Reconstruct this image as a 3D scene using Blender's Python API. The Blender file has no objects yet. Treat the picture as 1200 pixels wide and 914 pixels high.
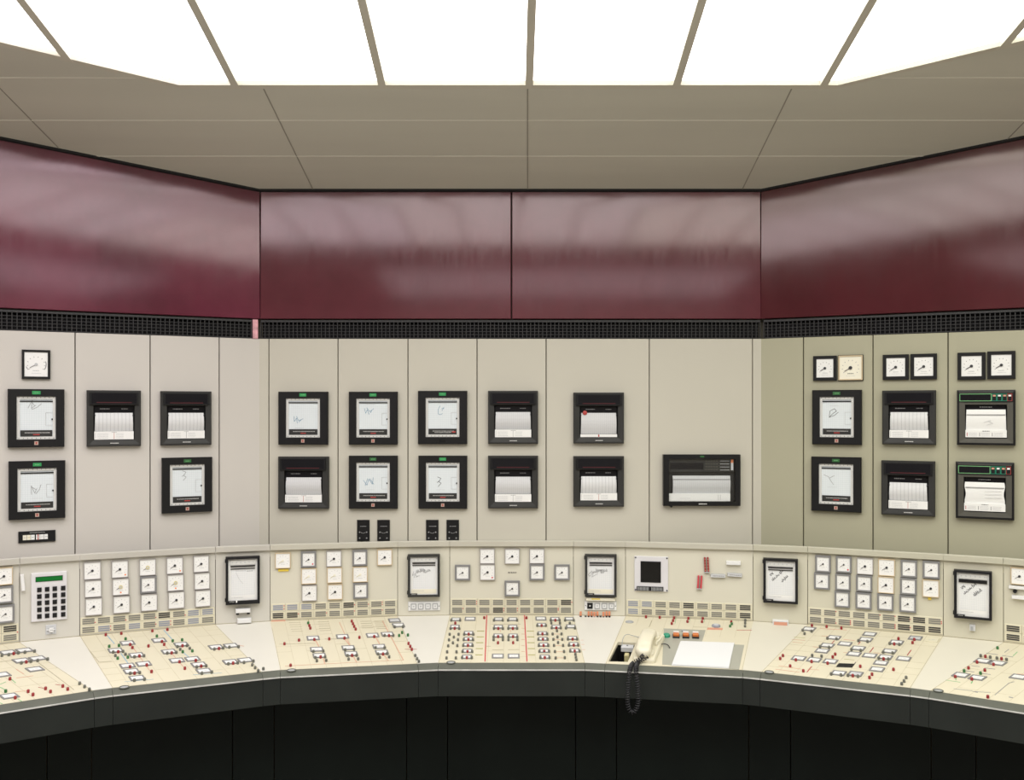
import bpy, math, random
from mathutils import Vector, Matrix, geometry

# ------------------------------------------------------------------ camera, light, exposure
F = 1100.0                      # focal length in pixels of the 1200 x 914 frame
CX, HY = 600.0, 481.0           # centre column and horizon row of the frame
EYE = 1.66
scene = bpy.context.scene
COL = scene.collection
cam_d = bpy.data.cameras.new('camera')
cam = bpy.data.objects.new('camera', cam_d); COL.objects.link(cam)
cam.location = (0, 0, EYE); cam.rotation_euler = (math.pi / 2, 0, 0)
cam_d.sensor_width = 36.0; cam_d.lens = 36.0 * F / 1200.0
cam_d.shift_y = (HY - 457.0) / 1200.0
cam_d.clip_start = 0.05
scene.camera = cam
scene.view_settings.view_transform = 'Standard'
scene.view_settings.look = 'None'
scene.view_settings.gamma = 1.0
scene.view_settings.use_curve_mapping = False
scene.view_settings.exposure = 0.0
PANEL_LIGHT = 3.55               # radiance of the luminous ceiling
world = bpy.data.worlds.new('world'); scene.world = world; world.use_nodes = True
bg = world.node_tree.nodes['Background']
bg.inputs[0].default_value = (0.9, 0.92, 1.0, 1); bg.inputs[1].default_value = 0.05

# ------------------------------------------------------------------ materials
MATS = {}
def mat(name, col, rough=0.5, metal=0.0, spec=0.5, var=0.04, scale=6.0, bump=0.0, emit=0.0, ecol=None,
        coat=0.0, coat_rough=0.1, rvar=0.0, stretch=(1, 1, 1), ior=None, aniso=0.0):
    m = bpy.data.materials.new(name); m.use_nodes = True
    nt = m.node_tree; b = nt.nodes['Principled BSDF']
    tc = nt.nodes.new('ShaderNodeTexCoord'); mp = nt.nodes.new('ShaderNodeMapping')
    mp.inputs['Scale'].default_value = stretch
    nz = nt.nodes.new('ShaderNodeTexNoise'); nz.inputs['Scale'].default_value = scale
    nz.inputs['Detail'].default_value = 4
    nt.links.new(tc.outputs['Object'], mp.inputs[0]); nt.links.new(mp.outputs[0], nz.inputs['Vector'])
    rp = nt.nodes.new('ShaderNodeValToRGB')
    lo = [max(0, c * (1 - var)) for c in col]; hi = [min(1, c * (1 + var)) for c in col]
    rp.color_ramp.elements[0].position = 0.3; rp.color_ramp.elements[1].position = 0.7
    rp.color_ramp.elements[0].color = (*lo, 1); rp.color_ramp.elements[1].color = (*hi, 1)
    nt.links.new(nz.outputs['Fac'], rp.inputs[0]); nt.links.new(rp.outputs[0], b.inputs['Base Color'])
    b.inputs['Roughness'].default_value = rough; b.inputs['Metallic'].default_value = metal
    b.inputs['Specular IOR Level'].default_value = spec
    if ior: b.inputs['IOR'].default_value = ior
    b.inputs['Coat Weight'].default_value = coat; b.inputs['Coat Roughness'].default_value = coat_rough
    b.inputs['Anisotropic'].default_value = aniso
    if rvar:
        mr = nt.nodes.new('ShaderNodeMapRange')
        mr.inputs['From Min'].default_value = 0.3; mr.inputs['From Max'].default_value = 0.7
        mr.inputs['To Min'].default_value = rough - rvar; mr.inputs['To Max'].default_value = rough + rvar
        nt.links.new(nz.outputs['Fac'], mr.inputs[0]); nt.links.new(mr.outputs[0], b.inputs['Roughness'])
    if bump:
        bp = nt.nodes.new('ShaderNodeBump'); bp.inputs['Strength'].default_value = bump
        bp.inputs['Distance'].default_value = 0.002
        n2 = nt.nodes.new('ShaderNodeTexNoise'); n2.inputs['Scale'].default_value = scale * 12
        nt.links.new(tc.outputs['Object'], n2.inputs['Vector'])
        nt.links.new(n2.outputs['Fac'], bp.inputs['Height']); nt.links.new(bp.outputs[0], b.inputs['Normal'])
    if emit:
        b.inputs['Emission Color'].default_value = (*(ecol or col), 1); b.inputs['Emission Strength'].default_value = emit
    MATS[name] = m
    return m

WALLC = (0.565, 0.54, 0.465)
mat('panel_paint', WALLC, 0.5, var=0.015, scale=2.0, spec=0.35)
mat('panel_paint_shaded_right', (0.41, 0.395, 0.29), 0.5, var=0.015, scale=2.0, spec=0.35)  # olive paint plus the dimmer light of the right wall, both in the colour
mat('panel_paint_lit_left', (0.60, 0.57, 0.53), 0.5, var=0.015, scale=2.0, spec=0.35)  # paler, pinker light on the left wall is mixed into this paint
mat('panel_gap', (0.16, 0.145, 0.11), 0.8)
mat('upright_paint', (0.66, 0.635, 0.535), 0.5, var=0.015, scale=3.0, spec=0.35)
mat('upright_paint_left', (0.62, 0.60, 0.545), 0.5, var=0.015, scale=3.0, spec=0.35)  # console side variants carry the left-to-right light shift in their colour
mat('upright_paint_right', (0.625, 0.60, 0.485), 0.5, var=0.015, scale=3.0, spec=0.35)
mat('ledge_paint', (0.52, 0.50, 0.425), 0.45, var=0.03, scale=5.0)
mat('ledge_paint_left', (0.51, 0.49, 0.44), 0.45, var=0.03, scale=5.0)  # ledge tones per side, with the same light shift painted in
mat('ledge_paint_right', (0.50, 0.485, 0.39), 0.45, var=0.03, scale=5.0)
mat('desk_plain_right', (0.71, 0.68, 0.58), 0.4, var=0.02, scale=4.0, spec=0.4)  # yellower light of the right side put into the desk colour
mat('desk_mosaic', (0.715, 0.665, 0.515), 0.45, var=0.03, scale=5.0, spec=0.4)
mat('desk_plain', (0.73, 0.71, 0.645), 0.4, var=0.02, scale=4.0, spec=0.4)
mat('joint', (0.42, 0.37, 0.25), 0.8)
mat('joint_fine', (0.58, 0.52, 0.38), 0.8)
mat('edge_grey', (0.115, 0.122, 0.102), 0.42, var=0.12, scale=9)
mat('edge_strip', (0.62, 0.62, 0.60), 0.3, metal=0.3, var=0.2, scale=20)
mat('fascia', (0.017, 0.0205, 0.0185), 0.5, spec=0.25, var=0.15, scale=6)
mat('kick', (0.0065, 0.0100, 0.0085), 0.55, spec=0.15, var=0.15, scale=5)
mat('floor', (0.30, 0.28, 0.26), 0.5, var=0.1, scale=3)
mat('ceiling_metal', (0.65, 0.64, 0.56), 0.38, var=0.05, scale=1.5, stretch=(.4, 3, 1), spec=0.5)
mat('ceiling_joint_highlight', (0.82, 0.80, 0.72), 0.5)  # pale tone paints a highlight along the cross joints
mat('ceiling_joint_dark', (0.34, 0.32, 0.27), 0.6)
mat('bar_metal', (0.66, 0.63, 0.54), 0.45)
mat('back_wall', (0.50, 0.46, 0.38), 0.6)
mat('black_gap', (0.01, 0.01, 0.012), 0.7)
mat('grille_black', (0.020, 0.019, 0.021), 0.45, var=0.2, scale=30)
mat('grille_back', (0.006, 0.005, 0.007), 0.8)
mat('pink_cloth', (0.72, 0.38, 0.42), 0.8, var=0.3, scale=40)
mat('black_plastic', (0.009, 0.009, 0.010), 0.4, spec=.3, var=0.1, scale=10)
mat('dark_grey_plastic', (0.032, 0.032, 0.031), 0.42, spec=.35, var=0.1, scale=10)
mat('brown_grey_plastic', (0.075, 0.072, 0.060), 0.45, var=0.1, scale=10)
mat('visor', (0.010, 0.010, 0.013), 0.16, spec=0.25, var=0.1)
mat('inner_frame', (0.66, 0.66, 0.64), 0.45)
mat('green_tag', (0.03, 0.30, 0.09), 0.4)
mat('green_tag_dark', (0.03, 0.13, 0.04), 0.4)
mat('badge', (0.45, 0.32, 0.27), 0.5, var=0.35, scale=300)
mat('red_mark', (0.42, 0.05, 0.045), 0.5)
mat('visor_red', (0.10, 0.008, 0.012), 0.5)
mat('red_line_faint', (0.70, 0.40, 0.28), 0.6)
mat('white_ink', (0.55, 0.55, 0.54), 0.6)
mat('grey_ink', (0.30, 0.30, 0.31), 0.6)
mat('light_ink', (0.52, 0.53, 0.54), 0.6)
mat('black_ink', (0.03, 0.03, 0.035), 0.6)
mat('blue_ink', (0.12, 0.28, 0.42), 0.6)
mat('white_label', (0.84, 0.84, 0.83), 0.5, var=0.02)
mat('white_paper', (0.78, 0.79, 0.80), 0.6, var=0.01)
mat('cream_paper', (0.84, 0.80, 0.66), 0.6, var=0.01)
mat('dial_white', (0.86, 0.86, 0.85), 0.45, var=0.01)
mat('dial_cream', (0.86, 0.83, 0.70), 0.45, var=0.01)
mat('bezel_grey', (0.22, 0.22, 0.225), 0.4)
mat('bezel_light', (0.36, 0.34, 0.33), 0.4)
mat('bezel_cream', (0.62, 0.50, 0.33), 0.4)
mat('hub_yellow', (0.65, 0.58, 0.30), 0.4)
mat('orange_dot', (0.85, 0.28, 0.12), 0.5)
mat('red_dot', (0.60, 0.06, 0.08), 0.5)
mat('yellow_tag', (0.80, 0.60, 0.08), 0.5)
mat('salmon', (0.66, 0.32, 0.22), 0.5)
mat('slot_grey', (0.22, 0.215, 0.19), 0.5)
mat('slot_blue', (0.30, 0.32, 0.38), 0.5)
mat('slot_black', (0.045, 0.043, 0.040), 0.5)
mat('tile_paint', (0.72, 0.68, 0.53), 0.45, var=0.02)
mat('knob_red', (0.30, 0.012, 0.018), 0.3, spec=0.6)
mat('knob_green', (0.035, 0.17, 0.05), 0.35)
mat('knob_grey', (0.14, 0.145, 0.125), 0.35)
mat('line_green', (0.20, 0.50, 0.22), 0.6)
mat('line_blue', (0.30, 0.48, 0.62), 0.6)
mat('line_olive', (0.40, 0.38, 0.12), 0.6)
mat('grey_plate', (0.43, 0.43, 0.37), 0.4, metal=0.15)
mat('light_grey_plastic', (0.60, 0.61, 0.63), 0.4)
mat('mid_grey_plastic', (0.40, 0.41, 0.42), 0.4)
mat('white_plastic', (0.80, 0.80, 0.80), 0.35)
mat('lilac_plate', (0.74, 0.73, 0.76), 0.4, metal=0.1)
mat('key_black', (0.012, 0.012, 0.014), 0.4, spec=.3)
mat('lcd_green', (0.0, 0.15, 0.02), 0.25)
mat('screen_black', (0.006, 0.006, 0.005), 0.12)
mat('button_green', (0.02, 0.30, 0.18), 0.35)
mat('button_orange', (0.62, 0.17, 0.03), 0.35)
mat('phone_cream', (0.80, 0.755, 0.60), 0.32, spec=0.5, var=0.01)
mat('cord_black', (0.02, 0.02, 0.024), 0.35)
mat('steel', (0.55, 0.55, 0.55), 0.3, metal=0.8)
mat('hole_black', (0.008, 0.008, 0.008), 0.6)

def chart_mat(name, col, line, sx, sy, lw=0.12):
    """chart paper printed with a fine rectangular grid"""
    m = mat(name, col, 0.6, var=0.01)
    nt = m.node_tree; b = nt.nodes['Principled BSDF']
    tc = nt.nodes.new('ShaderNodeTexCoord'); sp = nt.nodes.new('ShaderNodeSeparateXYZ')
    nt.links.new(tc.outputs['Object'], sp.inputs[0])
    outs = []
    for ax, st in ((0, sx), (1, sy)):
        if not st: continue
        d = nt.nodes.new('ShaderNodeMath'); d.operation = 'DIVIDE'; d.inputs[1].default_value = st
        nt.links.new(sp.outputs[ax], d.inputs[0])
        f = nt.nodes.new('ShaderNodeMath'); f.operation = 'FRACT'; nt.links.new(d.outputs[0], f.inputs[0])
        l = nt.nodes.new('ShaderNodeMath'); l.operation = 'LESS_THAN'; l.inputs[1].default_value = lw
        nt.links.new(f.outputs[0], l.inputs[0]); outs.append(l)
    mx = nt.nodes.new('ShaderNodeMath'); mx.operation = 'MAXIMUM'
    nt.links.new(outs[0].outputs[0], mx.inputs[0]); nt.links.new(outs[-1].outputs[0], mx.inputs[1])
    mix = nt.nodes.new('ShaderNodeMix'); mix.data_type = 'RGBA'
    mix.inputs['A'].default_value = (*col, 1); mix.inputs['B'].default_value = (*line, 1)
    nt.links.new(mx.outputs[0], mix.inputs['Factor']); nt.links.new(mix.outputs['Result'], b.inputs['Base Color'])
    return m
chart_mat('chart_blue', (0.73, 0.78, 0.81), (0.63, 0.69, 0.72), 0.008, 0.008)
chart_mat('chart_roll', (0.72, 0.725, 0.735), (0.52, 0.525, 0.54), 0.0135, 0.004, 0.14)
chart_mat('chart_roll_fine', (0.66, 0.665, 0.675), (0.50, 0.50, 0.52), 0.006, 0.0045, 0.2)
chart_mat('chart_grid', (0.80, 0.81, 0.82), (0.68, 0.70, 0.72), 0.006, 0.006, 0.2)

def maroon(name, col, stain, rough, seed, tint=(1, 1, 1)):
    """old glossy wine-red lacquer with worn, cloudy patches"""
    m = mat(name, col, rough, spec=0.5, ior=1.78, aniso=0.0)
    nt = m.node_tree; b = nt.nodes['Principled BSDF']
    tc = nt.nodes.new('ShaderNodeTexCoord')
    def noise(sc, det, st, off=0.0):
        mp = nt.nodes.new('ShaderNodeMapping'); mp.inputs['Scale'].default_value = st
        mp.inputs['Location'].default_value = (seed + off, seed * 2.3, seed * 1.7)
        n = nt.nodes.new('ShaderNodeTexNoise'); n.inputs['Scale'].default_value = sc; n.inputs['Detail'].default_value = det
        n.inputs['Roughness'].default_value = 0.6
        nt.links.new(tc.outputs['Object'], mp.inputs[0]); nt.links.new(mp.outputs[0], n.inputs['Vector']); return n
    a = noise(2.2, 6, (1, 1, 1)); c = noise(9, 8, (1, 0.8, 1), 5); f = noise(60, 3, (1, 0.08, 1), 9)
    rp = nt.nodes.new('ShaderNodeValToRGB')
    rp.color_ramp.elements[0].position = 0.35; rp.color_ramp.elements[1].position = 0.75
    rp.color_ramp.elements[0].color = (*[k * .85 for k in col], 1)
    rp.color_ramp.elements[1].color = (*[k * (1 + stain) for k in col], 1)
    nt.links.new(a.outputs['Fac'], rp.inputs[0]); nt.links.new(rp.outputs[0], b.inputs['Base Color'])
    ad = nt.nodes.new('ShaderNodeMath'); ad.operation = 'ADD'
    nt.links.new(c.outputs['Fac'], ad.inputs[0]); nt.links.new(f.outputs['Fac'], ad.inputs[1])
    mr = nt.nodes.new('ShaderNodeMapRange'); mr.inputs['From Min'].default_value = 0.7; mr.inputs['From Max'].default_value = 1.3
    mr.inputs['To Min'].default_value = rough * .82; mr.inputs['To Max'].default_value = rough * 1.2
    nt.links.new(ad.outputs[0], mr.inputs[0]); nt.links.new(mr.outputs[0], b.inputs['Roughness'])
    b.inputs['Specular Tint'].default_value = (*tint, 1)
    return m
maroon('maroon_centre', (0.112, 0.024, 0.036), 0.35, 0.095, 3.0, (1, .86, .88))
maroon('maroon_left', (0.112, 0.020, 0.038), 0.6, 0.095, 11.0, (1, .84, .90))
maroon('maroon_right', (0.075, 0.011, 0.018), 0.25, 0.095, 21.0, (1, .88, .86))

def lamp_mat(name, tint):
    m = bpy.data.materials.new(name); m.use_nodes = True
    nt = m.node_tree; b = nt.nodes['Principled BSDF']
    b.inputs['Base Color'].default_value = (.8, .8, .8, 1)
    n = nt.nodes.new('ShaderNodeTexNoise'); n.inputs['Scale'].default_value = 0.9
    mr = nt.nodes.new('ShaderNodeMapRange'); mr.inputs['To Min'].default_value = PANEL_LIGHT * .96; mr.inputs['To Max'].default_value = PANEL_LIGHT * 1.04
    nt.links.new(n.outputs['Fac'], mr.inputs[0]); nt.links.new(mr.outputs[0], b.inputs['Emission Strength'])
    b.inputs['Emission Color'].default_value = (*tint, 1)
    MATS[name] = m
lamp_mat('lamp_left', (1.0, 0.955, 0.98)); lamp_mat('lamp_mid', (1.0, 0.985, 0.95)); lamp_mat('lamp_right', (1.0, 1.0, 0.90)); lamp_mat('added_glow', (.38, .36, .37))

# ------------------------------------------------------------------ mesh building
class MB:
    def __init__(s): s.v = []; s.f = []; s.m = []; s.mats = []
    def mi(s, m):
        if m not in s.mats: s.mats.append(m)
        return s.mats.index(m)
    def face(s, pts, m):
        b = len(s.v); s.v += [tuple(p) for p in pts]; s.f.append(tuple(range(b, b + len(pts)))); s.m.append(s.mi(m)); return s
    def box(s, x0, x1, y0, y1, z0, z1, m):
        b = len(s.v); s.v += [(x, y, z) for z in (z0, z1) for y in (y0, y1) for x in (x0, x1)]
        for f in ((0, 2, 3, 1), (4, 5, 7, 6), (0, 1, 5, 4), (2, 6, 7, 3), (0, 4, 6, 2), (1, 3, 7, 5)):
            s.f.append(tuple(b + i for i in f)); s.m.append(s.mi(m))
        return s
    def loft(s, rings, m, close=True, cap0=False, cap1=False, ms=None):
        n = len(rings[0]); b = len(s.v)
        for r in rings: s.v += [tuple(p) for p in r]
        for i in range(len(rings) - 1):
            k = s.mi(ms[i] if ms else m)
            for j in range(n if close else n - 1):
                a = b + i * n + j; c = b + i * n + (j + 1) % n
                s.f.append((a, c, c + n, a + n)); s.m.append(k)
        if cap0: s.f.append(tuple(b + j for j in reversed(range(n)))); s.m.append(s.mi(ms[0] if ms else m))
        if cap1: s.f.append(tuple(b + (len(rings) - 1) * n + j for j in range(n))); s.m.append(s.mi(ms[-1] if ms else m))
        return s
    def rect(s, cx, cy, w, h, prof, m, cap=None, ms=None):
        """loft of rectangles: prof = (inset, z) steps; cap = material closing the last one"""
        rings = []
        for ins, z in prof:
            a, c = w / 2 - ins, h / 2 - ins
            rings.append([(cx - a, cy - c, z), (cx + a, cy - c, z), (cx + a, cy + c, z), (cx - a, cy + c, z)])
        s.loft(rings, m, ms=ms)
        if cap: s.face(rings[-1], cap)
        return s
    def cyl(s, cx, cy, prof, m, seg=12, cap=True, sx=1.0):
        """turned shape about z: prof = (radius, z)"""
        rings = [[(cx + sx * r * math.cos(2 * math.pi * k / seg), cy + r * math.sin(2 * math.pi * k / seg), z) for k in range(seg)] for r, z in prof]
        return s.loft(rings, m, cap1=cap)
    def flat(s, cx, cy, w, h, z, m): return s.face([(cx - w / 2, cy - h / 2, z), (cx + w / 2, cy - h / 2, z), (cx + w / 2, cy + h / 2, z), (cx - w / 2, cy + h / 2, z)], m)
    def line(s, p, q, w, z, m, t=0.0004):
        dx, dy = q[0] - p[0], q[1] - p[1]; L = math.hypot(dx, dy) or 1e-6
        nx, ny = -dy / L * w / 2, dx / L * w / 2
        r0 = [(p[0] - nx, p[1] - ny), (q[0] - nx, q[1] - ny), (q[0] + nx, q[1] + ny), (p[0] + nx, p[1] + ny)]
        return s.loft([[(x, y, z - t) for x, y in r0], [(x, y, z) for x, y in r0]], m, cap1=True)
    def strokes(s, cx, cy, sc, polys, w, z, m, ang=0.0):
        ca, sa = math.cos(ang), math.sin(ang)
        for poly in polys:
            pts = [(cx + sc * (x * ca - y * sa), cy + sc * (x * sa + y * ca)) for x, y in poly]
            for a, b in zip(pts, pts[1:]): s.line(a, b, w, z, m, 0.0002)
        return s
    def tube(s, path, r, m, seg=8, cap=True):
        rings = []; prev = Vector((0, 0, 1))
        n = len(path)
        for i, p in enumerate(path):
            t = (Vector(path[min(i + 1, n - 1)]) - Vector(path[max(i - 1, 0)])).normalized()
            a = t.cross(prev)
            if a.length < 1e-3: a = t.cross(Vector((1, 0, 0)))
            a.normalize(); c = a.cross(t).normalized(); prev = c
            rr = r[i] if isinstance(r, (list, tuple)) else r
            rings.append([Vector(p) + a * rr * math.cos(2 * math.pi * k / seg) + c * rr * math.sin(2 * math.pi * k / seg) for k in range(seg)])
        return s.loft(rings, m, cap0=cap, cap1=cap)
    def build(s, name, parent=None, mw=None, smooth=False):
        me = bpy.data.meshes.new(name); me.from_pydata(s.v, [], s.f)
        for m in s.mats: me.materials.append(MATS[m])
        for p, k in zip(me.polygons, s.m): p.material_index = k; p.use_smooth = smooth
        me.update()
        o = bpy.data.objects.new(name, me); COL.objects.link(o)
        if parent: o.parent = parent
        if mw is not None: o.matrix_world = mw
        return o

def tag(o, label=None, cat=None, group=None, kind=None):
    if label: o['label'] = label
    if cat: o['category'] = cat
    if group: o['group'] = group
    if kind: o['kind'] = kind
    return o
def thing(name, mw, label, cat, group=None):
    o = bpy.data.objects.new(name, None); COL.objects.link(o); o.empty_display_size = 0.02
    o.matrix_world = mw
    return tag(o, label, cat, group)
def struct(name, mb, mw=None): return tag(mb.build(name, None, mw), kind='structure')
def copy_child(src, parent, loc):
    c = src.copy(); COL.objects.link(c); c.parent = parent; c.matrix_parent_inverse = Matrix(); c.location = loc; return c

class Frame:
    """a flat surface in the room: origin, right, up-the-surface, outward normal"""
    def __init__(s, o, u, v):
        s.o = Vector(o); s.u = Vector(u).normalized(); v = Vector(v); s.v = (v - s.u * v.dot(s.u)).normalized(); s.n = s.u.cross(s.v)
    def at(s, px, py, off=0.0):
        """surface coordinates of the point that is seen at a pixel of the photograph"""
        d = Vector(((px - CX) / F, 1.0, (HY - py) / F)); c = Vector((0, 0, EYE))
        t = (s.o + s.n * off - c).dot(s.n) / d.dot(s.n); p = c + d * t - s.o
        return p.dot(s.u), p.dot(s.v)
    def box(s, x0, y0, x1, y1, off=0.0):
        xm, ym = (x0 + x1) / 2, (y0 + y1) / 2
        a, _ = s.at(x0, ym, off); b, _ = s.at(x1, ym, off); _, c = s.at(xm, y1, off); _, d = s.at(xm, y0, off)
        return (a + b) / 2, (c + d) / 2, abs(b - a), abs(d - c)
    def mw(s, a=0, b=0, c=0, rot=0.0):
        p = s.o + s.u * a + s.v * b + s.n * c
        u, v = s.u, s.v
        if rot: u, v = s.u * math.cos(rot) + s.v * math.sin(rot), s.v * math.cos(rot) - s.u * math.sin(rot)
        return Matrix(((u.x, v.x, s.n.x, p.x), (u.y, v.y, s.n.y, p.y), (u.z, v.z, s.n.z, p.z), (0, 0, 0, 1)))
    def local(s, p):
        p = Vector(p) - s.o; return p.dot(s.u), p.dot(s.v), p.dot(s.n)

# parenting without relying on scene updates: world matrices are kept here
WM = {}
def put(o, parent=None, mw=None):
    if parent is not None:
        pm = WM.get(parent.name, Matrix()); o.parent = parent; o.matrix_parent_inverse = Matrix()
        w = mw if mw is not None else pm
        o.matrix_basis = pm.inverted() @ w; WM[o.name] = w.copy()
    else:
        w = mw if mw is not None else Matrix(); o.matrix_basis = w; WM[o.name] = w.copy()
    return o
def part(mb, name, parent, mw=None, smooth=False):
    return put(mb.build(name, None, None, smooth), parent, mw)
def thing(name, mw, label, cat, group=None):
    o = bpy.data.objects.new(name, None); COL.objects.link(o); o.empty_display_size = 0.02
    put(o, None, mw); return tag(o, label, cat, group)
def solo(mb, name, mw, label, cat, group=None, smooth=False):
    return tag(put(mb.build(name, None, None, smooth), None, mw), label, cat, group)
def sub(src, parent, x, y, z=0.0, rot=0.0):
    """a further copy of a small part, at local coordinates of its parent"""
    c = src.copy(); COL.objects.link(c); c.parent = parent; c.matrix_parent_inverse = Matrix()
    c.matrix_basis = Matrix.Translation((x, y, z)) @ Matrix.Rotation(rot, 4, 'Z'); return c

# ------------------------------------------------------------------ the room
D = 3.85
def ceil_z(y): return 2.5665 + 0.23 * (D - y)
LC = Vector((-1.036, D, EYE)); RC = Vector((1.022, D, EYE))
LU = Vector((.897, .441, 0)).normalized(); RU = Vector((.897, -.441, 0)).normalized()
WC = Frame((0, D, EYE), (1, 0, 0), (0, 0, 1))
WL = Frame(LC, LU, (0, 0, 1)); WR = Frame(RC, RU, (0, 0, 1))
L1 = LC - LU * 2.1; R1 = RC + RU * 2.1

def wall(name, p, q, m, back=0.04, t=0.1):
    """slab from p to q (left to right seen from inside), set back behind its face plane"""
    p = Vector((p[0], p[1], 0)); q = Vector((q[0], q[1], 0)); d = (q - p).normalized(); n = Vector((d.y, -d.x, 0))
    a, b = p - n * back - d * 0.03, q - n * back + d * 0.03
    mb = MB(); r = [a, b, b - n * t, a - n * t]
    mb.loft([[(v.x, v.y, 0) for v in r], [(v.x, v.y, 3.6) for v in r]], m, cap0=True, cap1=True)
    return struct(name, mb)
wall('wall_center', LC, RC, 'panel_gap'); wall('wall_left', L1, LC, 'panel_gap'); wall('wall_right', RC, R1, 'panel_gap')
A2, A3 = (-4.5, 1.2), (-4.5, -4.6); B2, B3 = (4.5, 1.2), (4.5, -4.6)
wall('wall_far_left', A2, L1, 'back_wall', 0); wall('wall_far_right', R1, B2, 'back_wall', 0)
wall('wall_side_left', A3, A2, 'back_wall', 0); wall('wall_side_right', B2, B3, 'back_wall', 0); wall('wall_back', B3, A3, 'back_wall', 0)
fl = MB(); fl.box(-4.6, 4.6, -4.7, 4.0, -0.06, 0.0, 'floor'); struct('floor', fl)

# ceiling: a band of metal sheets that slopes up from the wall, then the luminous field
EY = 3.119; EXL, EXR = -1.10, 1.077; SL = 0.488
YT = 0.3; ZT = ceil_z(YT); XO = 3.2; YB = -1.2
def edge_y(x):
    if x < EXL: return EY - (EXL - x) * SL
    if x > EXR: return EY - (x - EXR) * SL
    return EY
cm = MB()
def slope(x0, x1, f0, f1, t=0.05):
    """piece of the sloping ceiling between x0 and x1, from its rear line y = 4.0 to the line f"""
    q = [(x0, 4.0), (x1, 4.0), (x1, f1), (x0, f0)]
    cm.loft([[(x, y, ceil_z(y)) for x, y in q], [(x, y, ceil_z(y) + t) for x, y in q]], 'ceiling_metal', cap0=True, cap1=True)
slope(EXL, EXR, EY, EY); slope(-XO, EXL, edge_y(-XO), EY); slope(EXR, XO, EY, edge_y(XO))
for s in (-1, 1):
    q = [(s * XO, 4.0), (s * 4.7, 4.0), (s * 4.7, YT), (s * XO, YT)]
    cm.loft([[(x, y, ceil_z(y)) for x, y in q], [(x, y, ceil_z(y) + .05) for x, y in q]], 'ceiling_metal', cap0=True, cap1=True)
    x0, x1 = sorted((s * XO, s * 4.7)); cm.box(x0, x1, -4.7, YT, ZT, ZT + .05, 'ceiling_metal')
RX0, RX1, RY0, RY1 = -1.5, 2.7, -4.45, -2.5      # unseen dimmer glow added at the rear for reflections in the red panels
cm.box(-XO, XO, -4.7, RY0, ZT, ZT + .05, 'ceiling_metal'); cm.box(-XO, XO, RY1, YB, ZT, ZT + .05, 'ceiling_metal')
cm.box(-XO, RX0, RY0, RY1, ZT, ZT + .05, 'ceiling_metal'); cm.box(RX1, XO, RY0, RY1, ZT, ZT + .05, 'ceiling_metal')
rl = MB(); rl.face([(RX0, RY0, ZT + .012), (RX0, RY1, ZT + .012), (RX1, RY1, ZT + .012), (RX1, RY0, ZT + .012)], 'added_glow')
struct('added_rear_glow', rl)
cm.box(-4.7, 4.7, -4.7, 4.0, 3.62, 3.66, 'ceiling_metal')
struct('ceiling', cm)

# sheet joints under the ceiling
jm = MB()
def cjoint(p, q, w, m):
    (x0, y0), (x1, y1) = p, q; dx, dy = x1 - x0, y1 - y0; L = math.hypot(dx, dy); nx, ny = -dy / L * w / 2, dx / L * w / 2
    r = [(x0 - nx, y0 - ny), (x1 - nx, y1 - ny), (x1 + nx, y1 + ny), (x0 + nx, y0 + ny)]
    jm.loft([[(x, y, ceil_z(y) + .001) for x, y in r], [(x, y, ceil_z(y) - .0015) for x, y in r]], m, cap1=True)
def wall_y(x):
    if x < LC.x: return D - (LC.x - x) * .4917
    if x > RC.x: return D - (x - RC.x) * .4917
    return D
for k, x in enumerate((-2.59, -1.71, -.828, .052, .932, 1.81, 2.7)):
    cjoint((x, edge_y(x) + .01), (x + .012, wall_y(x) - .002), .004, 'ceiling_joint_dark')
for y in (3.324, 3.577, 3.065, 2.82):
    xr = 1.022 + (D - y) / .4917; xl = -1.036 - (D - y) / .4917
    if y > 3.1: segs = [(xl, xr)]
    else: segs = [(xl, EXL - (EY - y) / SL), (EXR + (EY - y) / SL, xr)]
    for a, b in segs: cjoint((max(a, -3.1), y), (min(b, 3.1), y), .004, 'ceiling_joint_highlight')
struct('trim_1', jm).name = 'trim_1'
# aluminium edge and bars of the luminous field
em = MB()
path = [(-XO, edge_y(-XO)), (EXL, EY), (EXR, EY), (XO, edge_y(XO))]
for (x0, y0), (x1, y1) in zip(path, path[1:]):
    a0, a1 = y0 - .018, y1 - .018
    r = [(x0, y0 + .004), (x1, y1 + .004), (x1, a1), (x0, a0)]
    em.loft([[(x, y, ceil_z(y) + .03) for x, y in r], [(x, y, ceil_z(y) - .004) for x, y in r]], 'bar_metal', cap1=True, cap0=True)
struct('trim_2', em)
barx = [.057 + .4865 * k for k in range(-6, 7)]
bm_ = MB()
for x in barx:
    y0 = edge_y(x)
    for ya, yb in ((y0, YT), (YT, YB)):
        za = ceil_z(ya) if ya > YT else ZT; zb = ZT
        bm_.loft([[(x - .0125, ya, za - .006), (x + .0125, ya, za - .006), (x + .0125, ya, za + .05), (x - .0125, ya, za + .05)],
                  [(x - .0125, yb, zb - .006), (x + .0125, yb, zb - .006), (x + .0125, yb, zb + .05), (x - .0125, yb, zb + .05)]], 'bar_metal', cap0=True, cap1=True)
struct('trim_3', bm_)
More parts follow.
